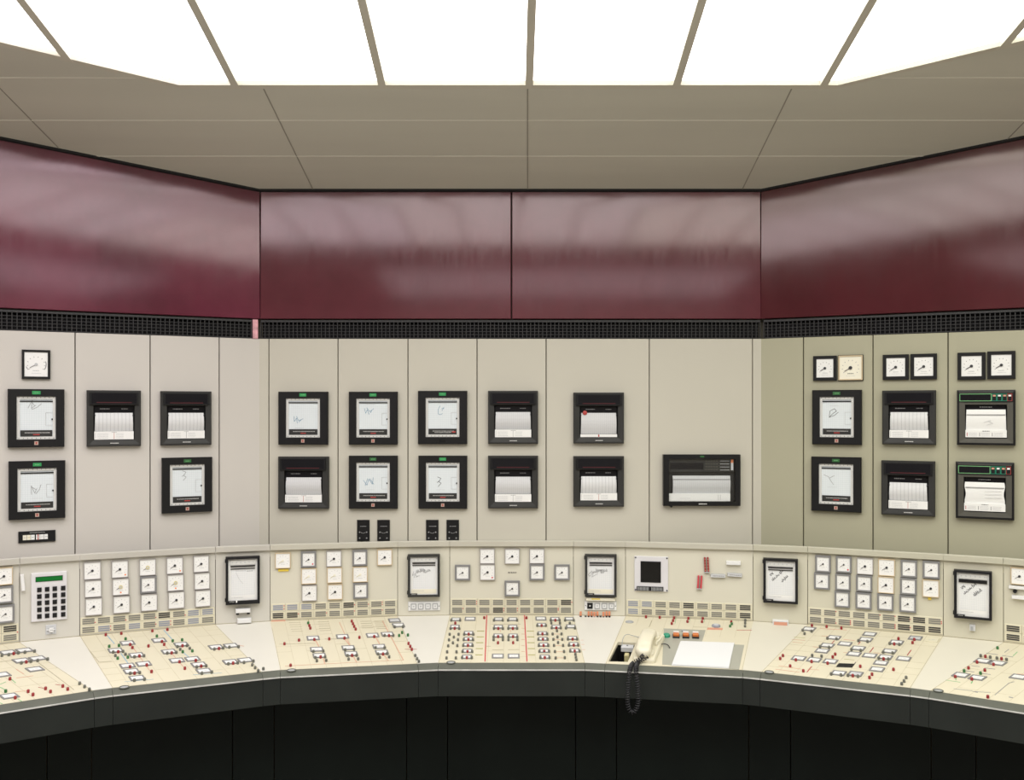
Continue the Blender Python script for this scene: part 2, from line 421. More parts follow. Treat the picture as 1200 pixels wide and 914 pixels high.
# the glowing panels between the bars
xs = [-XO] + [x for x in barx if -XO < x < XO] + [XO]
names = {6: 'fourth', }
bays = []
for i, (a, b) in enumerate(zip(xs, xs[1:])):
    if b - a < .05: continue
    lm = MB(); m = 'lamp_left' if b < -.9 else ('lamp_right' if a > 1.0 else 'lamp_mid')
    xa, xb = a + .0125, b - .0125
    mids = [x for x in (EXL, EXR) if xa < x < xb]
    cols = [xa] + mids + [xb]
    for c, d in zip(cols, cols[1:]):
        ya, yb = edge_y(c) - .018, edge_y(d) - .018
        lm.face([(c, ya, ceil_z(ya) + .012), (c, YT, ZT + .012), (d, YT, ZT + .012), (d, yb, ceil_z(yb) + .012)], m)
    lm.face([(xa, YT, ZT + .012), (xa, YB, ZT + .012), (xb, YB, ZT + .012), (xb, YT, ZT + .012)], m)
    bays.append((a, b, lm))
LAB = {}
def baylab(a, b):
    c = (a + b) / 2
    order = [x for x in bays]
    return None
vis = [t for t in bays if -1.95 < (t[0] + t[1]) / 2 < 1.95]
ords = ['leftmost luminous ceiling panel, only its tip in the top left corner', 'luminous ceiling panel second from the left, with the left bend of the edge',
        'luminous ceiling panel third from the left, left of the two centre ones', 'luminous ceiling panel directly left of the centre bar',
        'luminous ceiling panel directly right of the centre bar', 'luminous ceiling panel third from the right',
        'luminous ceiling panel second from the right, with the right bend of the edge', 'rightmost luminous ceiling panel, only its tip in the top right corner']
li = 0
for a, b, lm in bays:
    o = lm.build('ceiling_light_panel'); put(o)
    if (a, b, lm) in vis and li < 8: tag(o, ords[li], 'ceiling light', 'luminous ceiling panels'); li += 1
    else: tag(o, 'white luminous ceiling panel beside the outermost ones, outside the frame', 'ceiling light', 'outer ceiling panels')

# ------------------------------------------------------------------ wine-red lacquered panels under the ceiling
TILT = math.radians(0.85)
def lacquer(fr, u0, u1, m, label):
    tl = TILT * (.6 if fr is WR else 1)
    v = fr.v * math.cos(tl) - fr.n * math.sin(tl)
    f2 = Frame(fr.o + Vector((0, 0, 2.036 - EYE)), fr.u, v)
    mb = MB(); lo = 0.0
    def top(u):
        y = (fr.o + fr.u * u).y; return ceil_z(y) - 2.036 - .0075
    g = .003; c = (u0 + u1) / 2
    r = lambda ins, z: [(u0 - c + ins, lo + ins, z), (u1 - c - ins, lo + ins, z), (u1 - c - ins, top(u1) - ins, z), (u0 - c + ins, top(u0) - ins, z)]
    mb.loft([r(0, -.016), r(0, -.002), r(.002, 0)], m); mb.face(r(.002, 0), m)
    return solo(mb, 'lacquered_panel', f2.mw(c, 0, 0), label, 'wall panel', 'wine-red panels under the ceiling')
lacquer(WL, -2.06, .003, 'maroon_left', 'glossy wine-red wall panel with blotchy worn patches, left of the corner')
lacquer(WC, -1.033, -.0045, 'maroon_centre', 'glossy wine-red middle panel left of the central joint')
lacquer(WC, .0, 1.0215, 'maroon_centre', 'glossy wine-red middle panel right of the central joint, with chipped top edge')
lacquer(WR, -.002, 2.06, 'maroon_right', 'dark glossy wine-red wall panel, right of the right corner')
sh = MB()
for fr, u0, u1 in ((WL, -2.08, 0), (WC, -1.036, 1.022), (WR, 0, 2.08)):
    p, q = fr.o + fr.u * u0, fr.o + fr.u * u1
    if fr is WC: p, q = Vector((-1.036, D, 0)), Vector((1.022, D, 0))
    n = fr.n
    r = [[(v.x, v.y, ceil_z(v.y) - .007) for v in (p - n * .03, q - n * .03, q + n * .006, p + n * .006)],
         [(v.x, v.y, ceil_z(v.y) + .002) for v in (p - n * .03, q - n * .03, q + n * .006, p + n * .006)]]
    sh.loft(r, 'black_gap', cap0=True)
struct('shadow_strip', sh)  # black strip stands in for the shadow line under the ceiling

# black ventilation grilles between the red panels and the beige ones
def grille(fr, u0, u1, label):
    v0, v1 = 1.956 - EYE, 2.030 - EYE; c = (u0 + u1) / 2; w = u1 - u0
    root = thing('ventilation_grille', fr.mw(c, (v0 + v1) / 2, 0), label, 'grille', 'black ventilation grilles')
    h = v1 - v0
    b = MB(); b.box(-w / 2, w / 2, -h / 2, h / 2, -.036, -.03, 'grille_back'); part(b, 'back_plate', root)
    f = MB(); f.box(-w / 2, w / 2, h / 2 - .008, h / 2, -.03, .001, 'grille_black'); f.box(-w / 2, w / 2, -h / 2, -h / 2 + .003, -.03, 0, 'grille_black')
    part(f, 'frame', root)
    g = MB(); n = int(w / .0165)
    for i in range(n + 1):
        x = -w / 2 + i * w / n; g.box(x - .0014, x + .0014, -h / 2 + .003, h / 2 - .008, -.012, -.001, 'grille_black')
    for k in range(1, 5):
        y = -h / 2 + .003 + k * (h - .011) / 5; g.box(-w / 2, w / 2, y - .001, y + .001, -.010, -.002, 'grille_black')
    part(g, 'mesh', root)
grille(WL, -2.06, -.032, 'black ventilation grille under the left wine-red panel, ending at the pink strip')
grille(WC, -1.03, 1.018, 'long black ventilation grille under the two middle wine-red panels')
grille(WR, .01, 2.06, 'black ventilation grille under the right wine-red panel')
pk = MB(); pk.rect(0, 0, .021, .078, [(0, -.028), (0, .003), (.003, .005)], 'pink_cloth', cap='pink_cloth')
solo(pk, 'cloth_strip', WL.mw(-.0165, 1.993 - EYE, 0), 'faded pink strip standing at the right end of the left grille', 'strip')

# ------------------------------------------------------------------ beige instrument panels
def beige(fr, x0, x1, m, label, lo=1.06, hi=1.954, u=None):
    u0, u1 = u if u else (fr.at(x0, 500)[0], fr.at(x1, 500)[0])
    g = .0017; c = (u0 + u1) / 2; w = u1 - u0 - 2 * g
    mb = MB(); mb.rect(0, 0, w, hi - lo, [(0, -.02), (0, -.0015), (.0015, 0)], m, cap=m)
    return solo(mb, 'instrument_panel', fr.mw(c, (hi + lo) / 2 - EYE, 0), label, 'instrument panel', 'beige steel wall panels')
PL, PC, PR = 'panel_paint_lit_left', 'panel_paint', 'panel_paint_shaded_right'
beige(WL, -8, 88, PL, 'beige steel panel with one round gauge and two paper recorders, cut by the left edge')
beige(WL, 88, 176, PL, 'beige steel panel with a single strip recorder on the left wall')
beige(WL, 176, 257, PL, 'beige steel panel with a strip recorder above a square paper recorder')
beige(WL, 257, 0, PL, 'narrow blank beige steel panel left of the left corner', u=(WL.at(257, 500)[0], .004))
beige(WC, 0, 315, PC, 'very slim beige filler strip right of the left corner', u=(-1.039, WC.at(315, 500)[0]))
beige(WC, 315, 396, PC, 'beige steel panel with a paper recorder above a strip recorder')
beige(WC, 396, 478, PC, 'beige steel panel, left one with two black modules at its foot')
beige(WC, 478, 559, PC, 'beige steel panel, right one with two black modules at its foot')
beige(WC, 559, 640, PC, 'beige steel panel, left of the two carrying two strip recorders each')
beige(WC, 640, 761, PC, 'broad beige steel panel with two strip recorders left of its middle')
beige(WC, 761, 882, PC, 'broad beige steel panel holding the single wide recorder')
beige(WC, 882, 0, PC, 'very slim beige filler strip left of the right corner', u=(WC.at(882, 500)[0], 1.025))
beige(WR, 0, 941.5, PR, 'narrow blank olive-beige panel right of the right corner', u=(-.004, WR.at(941.5, 500)[0]))
beige(WR, 941.5, 1023, PR, 'olive-beige panel with a black and a cream gauge over two paper recorders')
beige(WR, 1023, 1111, PR, 'olive-beige panel with two black gauges over two strip recorders')
beige(WR, 1111, 1209, PR, 'olive-beige panel with two gauges over recorders with green-edged buttons')
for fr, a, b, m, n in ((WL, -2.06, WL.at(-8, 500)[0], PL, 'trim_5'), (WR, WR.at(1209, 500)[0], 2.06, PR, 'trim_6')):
    t = MB(); t.rect(0, 0, b - a - .004, .894, [(0, -.02), (0, 0)], m, cap=m); put(struct(n, t), None, fr.mw((a + b) / 2, 1.507 - EYE, 0))

# ------------------------------------------------------------------ the curved control console
OX = -.0017
def chain(pts, d): return [Vector((OX + x / F * d * pts[0][1] / h, d * pts[0][1] / h)) for x, h in pts]
BR = chain([(72.5, 240), (133.5, 241), (283, 247), (347, 250.8), (506, 264.6), (576.5, 271.5)], 3.80)
FR_ = chain([(86, 295.5), (110, 296.5), (271, 304), (293, 306), (468, 325), (491, 328)], 3.37)
KR = chain([(75, 240), (123, 240.7), (278, 247), (327, 250), (492, 263), (544.5, 268.5)], 3.65)
e = Vector((math.cos(math.radians(33.75)), -math.sin(math.radians(33.75))))
for c in (BR, FR_, KR): c.append(c[-1] + e * .5)
def full(c): return [Vector((2 * OX - p.x, p.y)) for p in reversed(c)] + c
BF, FF, KF = full(BR), full(FR_), full(KR)
NS = len(BF) - 1; MID = NS // 2
def offs(c, d):
    """chain moved towards the camera by d"""
    out = []
    for i, p in enumerate(c):
        ns = []
        for a, b in ((i - 1, i), (i, i + 1)):
            if a >= 0 and b < len(c):
                t = (c[b] - c[a]).normalized(); ns.append(Vector((t.y, -t.x)))
        n = sum(ns, Vector((0, 0))).normalized(); out.append(p + n * (d / n.dot(ns[0])))
    return out
ZB, ZF, ZG, ZH = .831, .755, .7415, .647
GF = offs(FF, .042); G2 = offs(FF, .0445); LG = offs(BF, .014)
Z3 = lambda p, z: Vector((p.x, p.y, z))
LABS = {-6: 'curved console section with green mimic lines at the far left edge', -5: 'slim console section carrying the white keypad',
        -4: 'console section with five full columns of white meters', -3: 'slim console section with the left tall chart recorder and two white handles',
        -2: 'console section with brown mimic lines and mixed cream and grey meters', -1: 'slim console section with the chart recorder over a white four-button strip, left of centre',
        0: 'middle console section with two long red lines on its desk', 1: 'slim console section with the chart recorder above a row of orange tags',
        2: 'console section with the telephone, grey button plate and black screen', 3: 'slim console section with the handwritten chart recorder over a salmon-striped box',
        4: 'console section with six columns of meters and a black slot in its desk', 5: 'slim console section with the rightmost chart recorder and tiny white switch box',
        6: 'curved console section cut off by the right edge of the photo'}
SEC = {}
for i in range(NS):
    k = i - MID; wide = k % 2 == 0
    b0, b1, f0, f1 = Z3(BF[i], ZB), Z3(BF[i + 1], ZB), Z3(FF[i], ZF), Z3(FF[i + 1], ZF)
    kb = (KF[i] + KF[i + 1]) / 2
    base = Matrix.Translation((kb.x, kb.y, 0))
    root = thing('console_section', base, LABS[k], 'control console', 'sections of the curved control console')
    fu = (f1 - f0).normalized()
    df = Frame((f0 + f1) / 2, fu, (b0 + b1) / 2 - (f0 + f1) / 2)
    uf = Frame((b0 + b1) / 2, b1 - b0, (0, 0, 1))
    q = [df.local(p) for p in (f0, f1, b1, b0)]
    SEC[k] = dict(root=root, df=df, uf=uf, q=q, w=(b1 - b0).length, b=(b0, b1), f=(f0, f1))
    # desktop
    mb = MB(); dm = 'desk_mosaic' if wide else ('desk_plain_right' if k > 2 else 'desk_plain')
    sd = '_left' if k <= -3 else ('_right' if k >= 3 else ''); um = 'upright_paint' + sd
    if k == 2:
        hole = [df.at(*p) for p in ((712.9, 775.0), (735.7, 775.6), (745.2, 753.2), (724.2, 752.2))]
        tri = geometry.tessellate_polygon([[Vector((x, y, 0)) for x, y, z in q], [Vector((x, y, 0)) for x, y in hole]])
        allp = [(x, y, z) for x, y, z in q] + [(x, y, 0) for x, y in hole]
        for t in tri:
            pts = [Vector(allp[j]) for j in t]
            if (pts[1] - pts[0]).cross(pts[2] - pts[0]).z < 0: pts.reverse()
            mb.face(pts, dm)
        mb.loft([[(x, y, z) for x, y, z in q], [(x, y, z - .012) for x, y, z in q]], dm)
        hr = [(x, y, 0) for x, y in hole]
        mb.loft([hr, [(x, y, -.012) for x, y, z in hr]], dm)
        SEC[k]['hole'] = hole
    else:
        mb.loft([[(x, y, z - .012) for x, y, z in q], q], dm, cap1=True, cap0=True)
    SEC[k]['top'] = part(mb, 'desktop', root, df.mw())
    # upright panel
    w = SEC[k]['w']; mb = MB(); mb.rect(0, .1405, w - .0016, .281, [(0, -.02), (0, -.001), (.001, 0)], um, cap=um)
    SEC[k]['up'] = part(mb, 'upright_panel', root, uf.mw())
    # ledge, desk edge, fascia, kick panel
    def ext(name, prof, m, inset=.0006):
        """extrude a profile of (chain, z) between this section's two ends"""
        rings = []
        for s_, j in ((1, i), (-1, i + 1)):
            r = []
            for ch, z in prof:
                d = (ch[i + 1] - ch[i]).normalized(); p = ch[j] + d * inset * s_; r.append((p.x, p.y, z))
            rings.append(r)
        m_ = MB(); m_.loft(rings, m, cap0=True, cap1=True)
        o = part(m_, name, root, Matrix()); return o
    ext('ledge', [(BF, 1.112), (LG, 1.112), (LG, 1.131), (offs(BF, .010), 1.135), (offs(BF, -.045), 1.128), (offs(BF, -.045), 1.112)], 'ledge_paint' + sd)
    ext('desk_edge', [(offs(FF, -.004), ZF - .03), (offs(FF, .0), ZF - .001), (offs(FF, .040), ZG + .0015), (GF, ZG), (GF, ZG - .004), (offs(FF, .02), ZG - .02)], 'edge_grey')
    ext('edge_trim', [(GF, ZG + .0003), (G2, ZG - .001), (G2, ZG - .0038), (GF, ZG - .0045)], 'edge_strip')
    ext('fascia', [(GF, ZG - .0045), (offs(FF, .030), ZG - .02), (offs(FF, .030), ZH), (GF, ZH)], 'fascia')
    ext('soffit', [(offs(FF, .030), ZH + .002), (KF, ZH + .002), (KF, ZH + .02), (offs(FF, .030), ZH + .02)], 'fascia')
    ext('kick_panel', [(KF, 0.0), (KF, ZH + .01), (offs(KF, -.03), ZH + .01), (offs(KF, -.03), 0.0)], 'kick', inset=.0022)
    if wide:   # joints of the mosaic tiles
        jn = MB(); q0, q1, q2, q3 = [Vector(p[:2]) for p in q]
        for c in range(0, 10):
            t = c / 9; a = q0.lerp(q1, t); b = q3.lerp(q2, t)
            if k == 2 and 2 < c < 9: a = a.lerp(b, .62)
            if k == 2 and c <= 2: a = a.lerp(b, .80)
            if c in (0, 9): a = q0.lerp(q1, .004 if c == 0 else .996); b = q3.lerp(q2, .004 if c == 0 else .996)
            jn.line(a, b, .0011, .0004, 'joint' if c in (0, 9) else 'joint_fine')
        rnd = random.Random(k)
        for c in range(9):
            for r in range(1, 9):
                if rnd.random() < (.45 if k != 0 else .15) and k != 2:
                    s = r / 9; a = q0.lerp(q1, c / 9).lerp(q3.lerp(q2, c / 9), s); b = q0.lerp(q1, (c + 1) / 9).lerp(q3.lerp(q2, (c + 1) / 9), s)
                    jn.line(a, b, .0008, .0004, 'joint_fine')
        SEC[k]['jn'] = part(jn, 'tile_joints', SEC[k]['top'])
    bj = MB(); bj.box(-w / 2, w / 2, .0005, .0022, -.001, .0008, 'joint'); part(bj, 'bottom_joint', SEC[k]['up'])

# the opening beside the telephone: a sheet-metal pocket with a silver connector in it
S2 = SEC[2]; hl = S2['hole']; mb = MB()
mb.loft([[(x, y, -.0125) for x, y in hl], [(x, y, -.085) for x, y in hl]], 'hole_black'); mb.face([(x, y, -.085) for x, y in hl], 'hole_black')
part(mb, 'cable_pocket', S2['top'])

# ------------------------------------------------------------------ small print, handwriting
def print_row(mb, cx, cy, w, h, m, seed=0, z=.0004, gap=.35):
    """a row of tiny illegible print, as the photo shows it"""
    r = random.Random(seed); x = cx - w / 2
    while x < cx + w / 2:
        l = h * r.uniform(.5, 1.6); mb.flat(x + l / 2, cy, l, h * r.uniform(.7, 1), z, m); x += l + h * gap
HAND = {
 'loop': [[(-.5, .1), (-.4, .5), (-.15, .3), (-.3, -.3), (-.55, -.2), (-.5, .1), (-.1, .45), (.0, -.25), (.35, .35), (.5, .5)]],
 'n': [[(-.5, -.35), (-.3, .5), (-.2, -.3), (.1, .1)], [(-.15, -.4), (.25, -.1), (.55, .35)], [(.0, .0), (-.25, .3)]],
 'v': [[(-.5, .35), (-.4, -.2), (-.2, .2), (-.05, -.35)], [(-.25, .4), (.05, -.05), (.5, .25)], [(.1, -.2), (.3, .1)]],
 'c': [[(-.15, .5), (-.3, .1), (-.25, -.4), (.0, -.45), (.2, -.3)], [(.05, .2), (.3, .35), (.1, .0)]],
 'x': [[(-.6, .3), (-.3, -.3), (.0, .3), (.3, -.3), (.5, .4)], [(-.5, -.3), (-.1, .4)], [(.1, .35), (.45, -.35)]],
 'z': [[(-.3, .5), (.1, .4), (-.1, .0), (.2, -.1), (-.05, -.5)], [(.0, .1), (-.25, -.1)]],
 'curl': [[(-.4, -.5), (-.35, .2), (.1, .45), (.3, .2), (-.1, -.1), (-.4, -.45), (.1, -.25), (.5, .1)]],
 'wave': [[(-.6, .4), (-.2, .2), (.0, -.2), (.2, -.5)], [(-.1, .1), (.3, .3)]],
}
def cursive(length, seed, h=.5):
    """a line of joined-up handwriting"""
    r = random.Random(seed); x = 0; p = []; n = int(length / .16)
    for i in range(n):
        x = i * .16; p += [(x, 0), (x + .05, h * r.uniform(.35, 1.0)), (x + .10, h * r.uniform(-.3, .15))]
    cut = [p[:len(p) // 3], p[len(p) // 3:2 * len(p) // 3], p[2 * len(p) // 3:]]
    return [c for c in cut if len(c) > 1]

# ------------------------------------------------------------------ recorders in the wall panels
GREC = 'square black paper-window recorders'; GSTR = 'strip chart recorders with a visor'
def paper_recorder(fr, x0, y0, x1, y1, label, hand, ink='grey_ink', hp=(0, .15), badge=True, green='green_tag', seed=0, window=True, hs=.038):
    a, b, w, h = fr.box(x0, y0, x1, y1, .012)
    root = thing('chart_recorder', fr.mw(a, b), label, 'chart recorder', GREC)
    k = w / .2; wi, hi = w * .69, h * .74; cy = h * .005
    p = MB(); p.loft([[(sx * (w / 2 - i), sy * (h / 2 - i), z) for sx, sy in ((-1, -1), (1, -1), (1, 1), (-1, 1))] for i, z in ((0, 0), (0, .018), (.003, .022))], 'black_plastic')
    ring = [[(sx * (w / 2 - .003), sy * (h / 2 - .003), .022) for sx, sy in ((-1, -1), (1, -1), (1, 1), (-1, 1))],
            [(sx * wi / 2, cy + sy * hi / 2, .022) for sx, sy in ((-1, -1), (1, -1), (1, 1), (-1, 1))],
            [(sx * wi / 2, cy + sy * hi / 2, .010) for sx, sy in ((-1, -1), (1, -1), (1, 1), (-1, 1))]]
    p.loft(ring, 'black_plastic'); part(p, 'bezel', root)
    q = MB(); q.rect(0, cy, wi, hi, [(0, .009), (0, .016), (.0015, .0165), (.010, .0165), (.010, .012)], 'inner_frame')
    for i in range(9):
        q.flat(-wi / 2 + wi * (i + .5) / 9, cy - hi / 2 + .004, .0015, .004, .0168, 'black_ink'); q.flat(-wi / 2 + wi * (i + .5) / 9, cy + hi / 2 - .004, .0015, .004, .0168, 'black_ink')
    part(q, 'inner_frame', root)
    c = MB(); c.flat(0, cy, wi - .018, hi - .018, .0125, 'chart_blue')
    r = random.Random(seed)
    c.strokes(hp[0] * wi, cy + hp[1] * hi, hs, HAND[hand], .0015, .0132, ink, r.uniform(-.3, .3))
    print_row(c, hp[0] * wi + .004, cy + hp[1] * hi + (.028 if seed % 2 else -.032), .035, .0014, 'light_ink', seed, .0130)
    part(c, 'chart_paper', root)
    t = MB(); t.box(-wi / 2 + .010, wi / 2 - .010, cy + hi / 2 - .020, cy + hi / 2 - .0155, .0125, .0155, 'black_plastic'); part(t, 'pen_rail', root)
    if window:
        t = MB(); x = wi / 2 - .012; y = cy - .005
        for (u0, v0, u1, v1) in ((x - .022, y + .024, x, y + .024), (x - .022, y - .024, x, y - .024), (x - .022, y - .024, x - .022, y + .024)):
            t.line((u0, v0), (u1, v1), .0012, .0134, 'light_ink')
        t.cyl(x, y, [(.003, .012), (.003, .0165)], 'black_plastic', 10); part(t, 'flap', root)
    n = MB(); n.box(-wi / 2 + .012, wi / 2 - .012, cy - hi / 2 + .011, cy - hi / 2 + .034, .0125, .0152, 'dark_grey_plastic')
    print_row(n, .002, cy - hi / 2 + .0245, wi * .62, .0028, 'white_ink', seed + 5, .0156)
    if badge: n.flat(0, cy - hi / 2 + .0175, .022, .0038, .0156, 'red_mark')
    else: print_row(n, .002, cy - hi / 2 + .0185, wi * .5, .0026, 'white_ink', seed + 9, .0156); n.flat(wi * .33, cy - hi / 2 + .021, .014, .006, .0157, 'red_mark')
    part(n, 'name_plate', root)
    g = MB(); g.rect(0, h / 2 - h * .062, .028, .0125, [(0, .022), (0, .0235)], green, cap=green); print_row(g, 0, h / 2 - h * .062, .014, .0025, 'line_green', seed, .0239); part(g, 'green_tag', root)
    g = MB(); yb = -h / 2 + h * .072
    if badge: g.rect(0, yb, .0135, .0135, [(0, .022), (0, .0232)], 'badge', cap='badge'); g.flat(0, yb, .005, .007, .0235, 'red_mark'); part(g, 'badge', root)
    else: g.rect(0, yb, .022, .008, [(0, .022), (0, .024), (.002, .019)], 'key_black', cap='hole_black'); part(g, 'finger_slot', root)
    return root

def strip_recorder(fr, x0, y0, x1, y1, label, seed=0, glare=False, pen=False, lowroll=False, body='dark_grey_plastic'):
    a, b, w, h = fr.box(x0, y0, x1, y1, .012)
    root = thing('chart_recorder', fr.mw(a, b), label, 'chart recorder', GSTR)
    wi = w * .76; yt, yb = h / 2 - h * .27, -h / 2 + h * .115; hi = yt - yb; cy = (yt + yb) / 2
    S4 = ((-1, -1), (1, -1), (1, 1), (-1, 1))
    p = MB(); p.loft([[(sx * (w / 2 - i), sy * (h / 2 - i), z) for sx, sy in S4] for i, z in ((0, 0), (0, .020), (.003, .024), (.0075, .024))] +
                     [[(sx * wi / 2, cy + sy * hi / 2, .021) for sx, sy in S4], [(sx * wi / 2, cy + sy * hi / 2, .001) for sx, sy in S4]], body)
    p.flat(0, cy, wi, hi, .0012, 'black_gap'); part(p, 'bezel', root)
    v = MB(); yv = h / 2 - h * .145; hv = h * .215; ww = w * .90   # sloping dark visor over the display
    v.loft([[(sx * ww / 2, yv + sy * hv / 2, .023) for sx, sy in S4],
            [(sx * ww / 2, yv + sy * hv / 2, .031) for sx, sy in S4],
            [(sx * ww * .46, yv + sy * hv * .42, .031) for sx, sy in S4]], 'black_plastic')
    v.face([(sx * ww * .46, yv + sy * hv * .42, .0312) for sx, sy in S4], 'visor')
    v.box(-ww * .36, ww * .36, yv - hv * .36, yv - hv * .31, .0312, .0316, 'visor_red'); part(v, 'visor', root)
    # recording head behind the opening
    hd = MB(); hd.box(-wi * .46, wi * .46, yt - h * .115, yt - .003, .002, .010, 'visor')
    print_row(hd, -wi * .22, yt - h * .06, wi * .24, .0035, 'grey_ink', seed, .0104)
    print_row(hd, wi * .25, yt - h * .06, wi * .14, .003, 'grey_ink', seed + 1, .0104); part(hd, 'recording_head', root)
    # paper that bulges out of the drum and runs down behind the label strip
    top = yt - h * .13; bot = yb + h * .155 if not lowroll else yb + h * .07; c = MB(); n = 10; rows = []
    for i in range(n + 1):
        t = i / n; y = top + (bot - top) * t; z = .006 + .014 * math.sin(math.pi * min(1, t * .8 + .12)); g = wi * (.455 + .012 * t)
        rows.append([(-g, y, z), (g, y, z)])
    for r0, r1 in zip(rows, rows[1:]): c.face([r1[0], r1[1], r0[1], r0[0]], 'chart_roll_fine' if seed % 3 == 0 else 'chart_roll')
    c.line((-wi * .45, top - .012), (wi * .45, top - .012), .0016, .0142, 'light_ink')
    part(c, 'chart_paper', root, smooth=True)
    d = MB()
    for s in (-1, 1): d.cyl(s * wi * .475, top - .010, [(.004, .002), (.004, .018)], 'key_black', 10)
    part(d, 'paper_roller', root)
    if pen:
        d = MB(); d.cyl(-wi * .36, top + .000, [(.009, .014), (.009, .017), (.003, .018)], 'red_mark', 14); part(d, 'pen_disc', root)
    l = MB(); lh = hi * .235 if not lowroll else hi * .09; ly = yb + lh / 2 + .002
    l.box(-wi * .478, wi * .478, ly - lh / 2, ly + lh / 2, .012, .019, 'white_label')
    if not lowroll:
        l.line((0, ly - lh * .45), (0, ly + lh * .35), .0013, .0194, 'red_mark' if seed % 2 else 'grey_ink'); print_row(l, 0, ly + lh * .38, .018, .0022, 'grey_ink', seed, .0194)
        for sx in (-1, 1):
            for k in range(4): print_row(l, sx * wi * .235 - (.006 if sx < 0 else .014), ly + lh * (.2 - .17 * k), wi * (.26 if sx < 0 else .18), .0019, 'light_ink', seed + k, .0193)
        l.flat(-wi * .45, ly, .0015, lh * .7, .0194, 'light_ink')
    else: l.flat(0, ly, .005, lh * .8, .0194, 'red_mark')
    part(l, 'legend_strip', root)
    m = MB(); print_row(m, 0, -h / 2 + h * .058, .028, .0038, 'white_ink', 3, .0244, .12); part(m, 'maker_mark', root)
    return root

def button_recorder(fr, x0, y0, x1, y1, label, seed, long_roll=False):
    a, b, w, h = fr.box(x0, y0, x1, y1, .012); S4 = ((-1, -1), (1, -1), (1, 1), (-1, 1))
    root = thing('chart_recorder', fr.mw(a, b), label, 'chart recorder', 'chart recorders with green-edged buttons')
    wi = w * .72; yt, yb = h / 2 - h * .265, -h / 2 + h * .12; hi = yt - yb; cy = (yt + yb) / 2
    p = MB(); p.loft([[(sx * (w / 2 - i), sy * (h / 2 - i), z) for sx, sy in S4] for i, z in ((0, 0), (0, .022), (.008, .024))], 'black_plastic')
    p.loft([[(sx * (w / 2 - .008), sy * (h / 2 - .008), .024) for sx, sy in S4], [(sx * wi / 2, cy + sy * hi / 2, .022) for sx, sy in S4],
            [(sx * wi / 2, cy + sy * hi / 2, .001) for sx, sy in S4]], 'brown_grey_plastic'); p.flat(0, cy, wi, hi, .0012, 'black_gap'); part(p, 'bezel', root)
    d = MB(); ty = h / 2 - h * .135; d.box(-w * .46, w * .46, ty - h * .085, ty + h * .085, .020, .0255, 'black_plastic')
    d.flat(-w * .18, ty, w * .55, h * .135, .0259, 'line_green'); d.flat(-w * .18, ty, w * .53, h * .115, .0263, 'visor'); part(d, 'display', root)
    for i in range(4):
        x = w * .142 + i * w * .087; k = MB(); m = 'line_green' if i < 3 else 'red_mark'
        k.rect(x, ty, w * .082, h * .135, [(0, .0255), (.0007, .0262), (.0016, .0262), (.0016, .0256)], 'button_green' if i < 3 else 'red_mark', cap='key_black')
        k.box(x - w * .024, x + w * .024, ty + h * .015, ty + h * .045, .0257, .029, 'salmon' if i % 2 == 0 else 'white_label'); k.box(x - w * .024, x + w * .024, ty - h * .03, ty - h * .01, .0257, .028, 'key_black')
        part(k, 'button', root)
    hd = MB(); hd.box(-wi * .47, wi * .47, yt - h * .085, yt - .002, .002, .010, 'visor'); print_row(hd, 0, yt - h * .045, wi * .3, .003, 'grey_ink', seed, .0104); part(hd, 'recording_head', root)
    c = MB(); top = yt - h * .09; bot = yb + h * .13; n = 10; rows = []
    for i in range(n + 1):
        t = i / n; y = top + (bot - top) * t; z = .010 + .010 * math.sin(math.pi * (t * .7 + .15)); g = wi * (.465 + (.015 * t if not long_roll else .03 * math.sin(t * 9) * .5)); rows.append([(-g, y, z), (g, y, z)])
    for r0, r1 in zip(rows, rows[1:]): c.face([r1[0], r1[1], r0[1], r0[0]], 'white_label')
    c.line((-wi * .46, top - h * .095), (wi * .46, top - h * .095), .003, .0215, 'grey_ink')
    if not long_roll: c.strokes(.008, cy - .004, .03, [[(-.5, 0), (0, .2), (.5, -.1), (-.2, -.3)], [(0, .2), (.3, .3)]], .0011, .0215, 'light_ink')
    else:
        for k in range(3): c.line((0, cy + .012 - k * .012), (wi * .4, cy + .014 - k * .012), .0008, .0215, 'light_ink')
    part(c, 'chart_paper', root)
    l = MB(); lh = hi * .215; ly = yb + lh / 2 + .004; l.box(-wi * .49, wi * .49, ly - lh / 2, ly + lh / 2, .012, .0225, 'white_label'); print_row(l, 0, ly + lh * .36, .022, .0026, 'black_ink', seed, .0229)
    for j, m in ((-1, 'red_mark'), (0, 'grey_ink'), (1, 'grey_ink')):
        l.flat(j * wi * .30 - wi * .15, ly - lh * .1, .0022, lh * .5, .0229, m)
        for k in range(4): print_row(l, j * wi * .30 - .002, ly + lh * (.12 - .15 * k), wi * .2, .0017, 'light_ink', seed + k + j, .0228)
    part(l, 'legend_strip', root)
    return root

paper_recorder(WL, 9, 456, 75.5, 524, 'black paper recorder under the round gauge, upper of two at far left', 'n', 'grey_ink', (-.05, .28), seed=1)
paper_recorder(WL, 10, 540, 76.5, 608, 'black paper recorder above the small white-celled strip, lower at far left', 'n', 'grey_ink', (-.03, 0), seed=2)
strip_recorder(WL, 101.5, 457.5, 165, 523, 'dark strip recorder alone on its panel, glare on its visor', 1, glare=True)
strip_recorder(WL, 188, 458.5, 247.5, 521.5, 'dark strip recorder on left wall above a square paper recorder', 4)
paper_recorder(WL, 189.5, 536, 248.5, 600.5, 'black paper recorder under the strip recorder near the left corner', 'z', 'grey_ink', (-.08, .22), green='green_tag_dark', seed=3)
paper_recorder(WC, 326.5, 459, 384.5, 521, 'paper recorder with blue scrawl, first right of left corner, upper row', 'v', 'blue_ink', (-.15, -.06), seed=4, window=False)
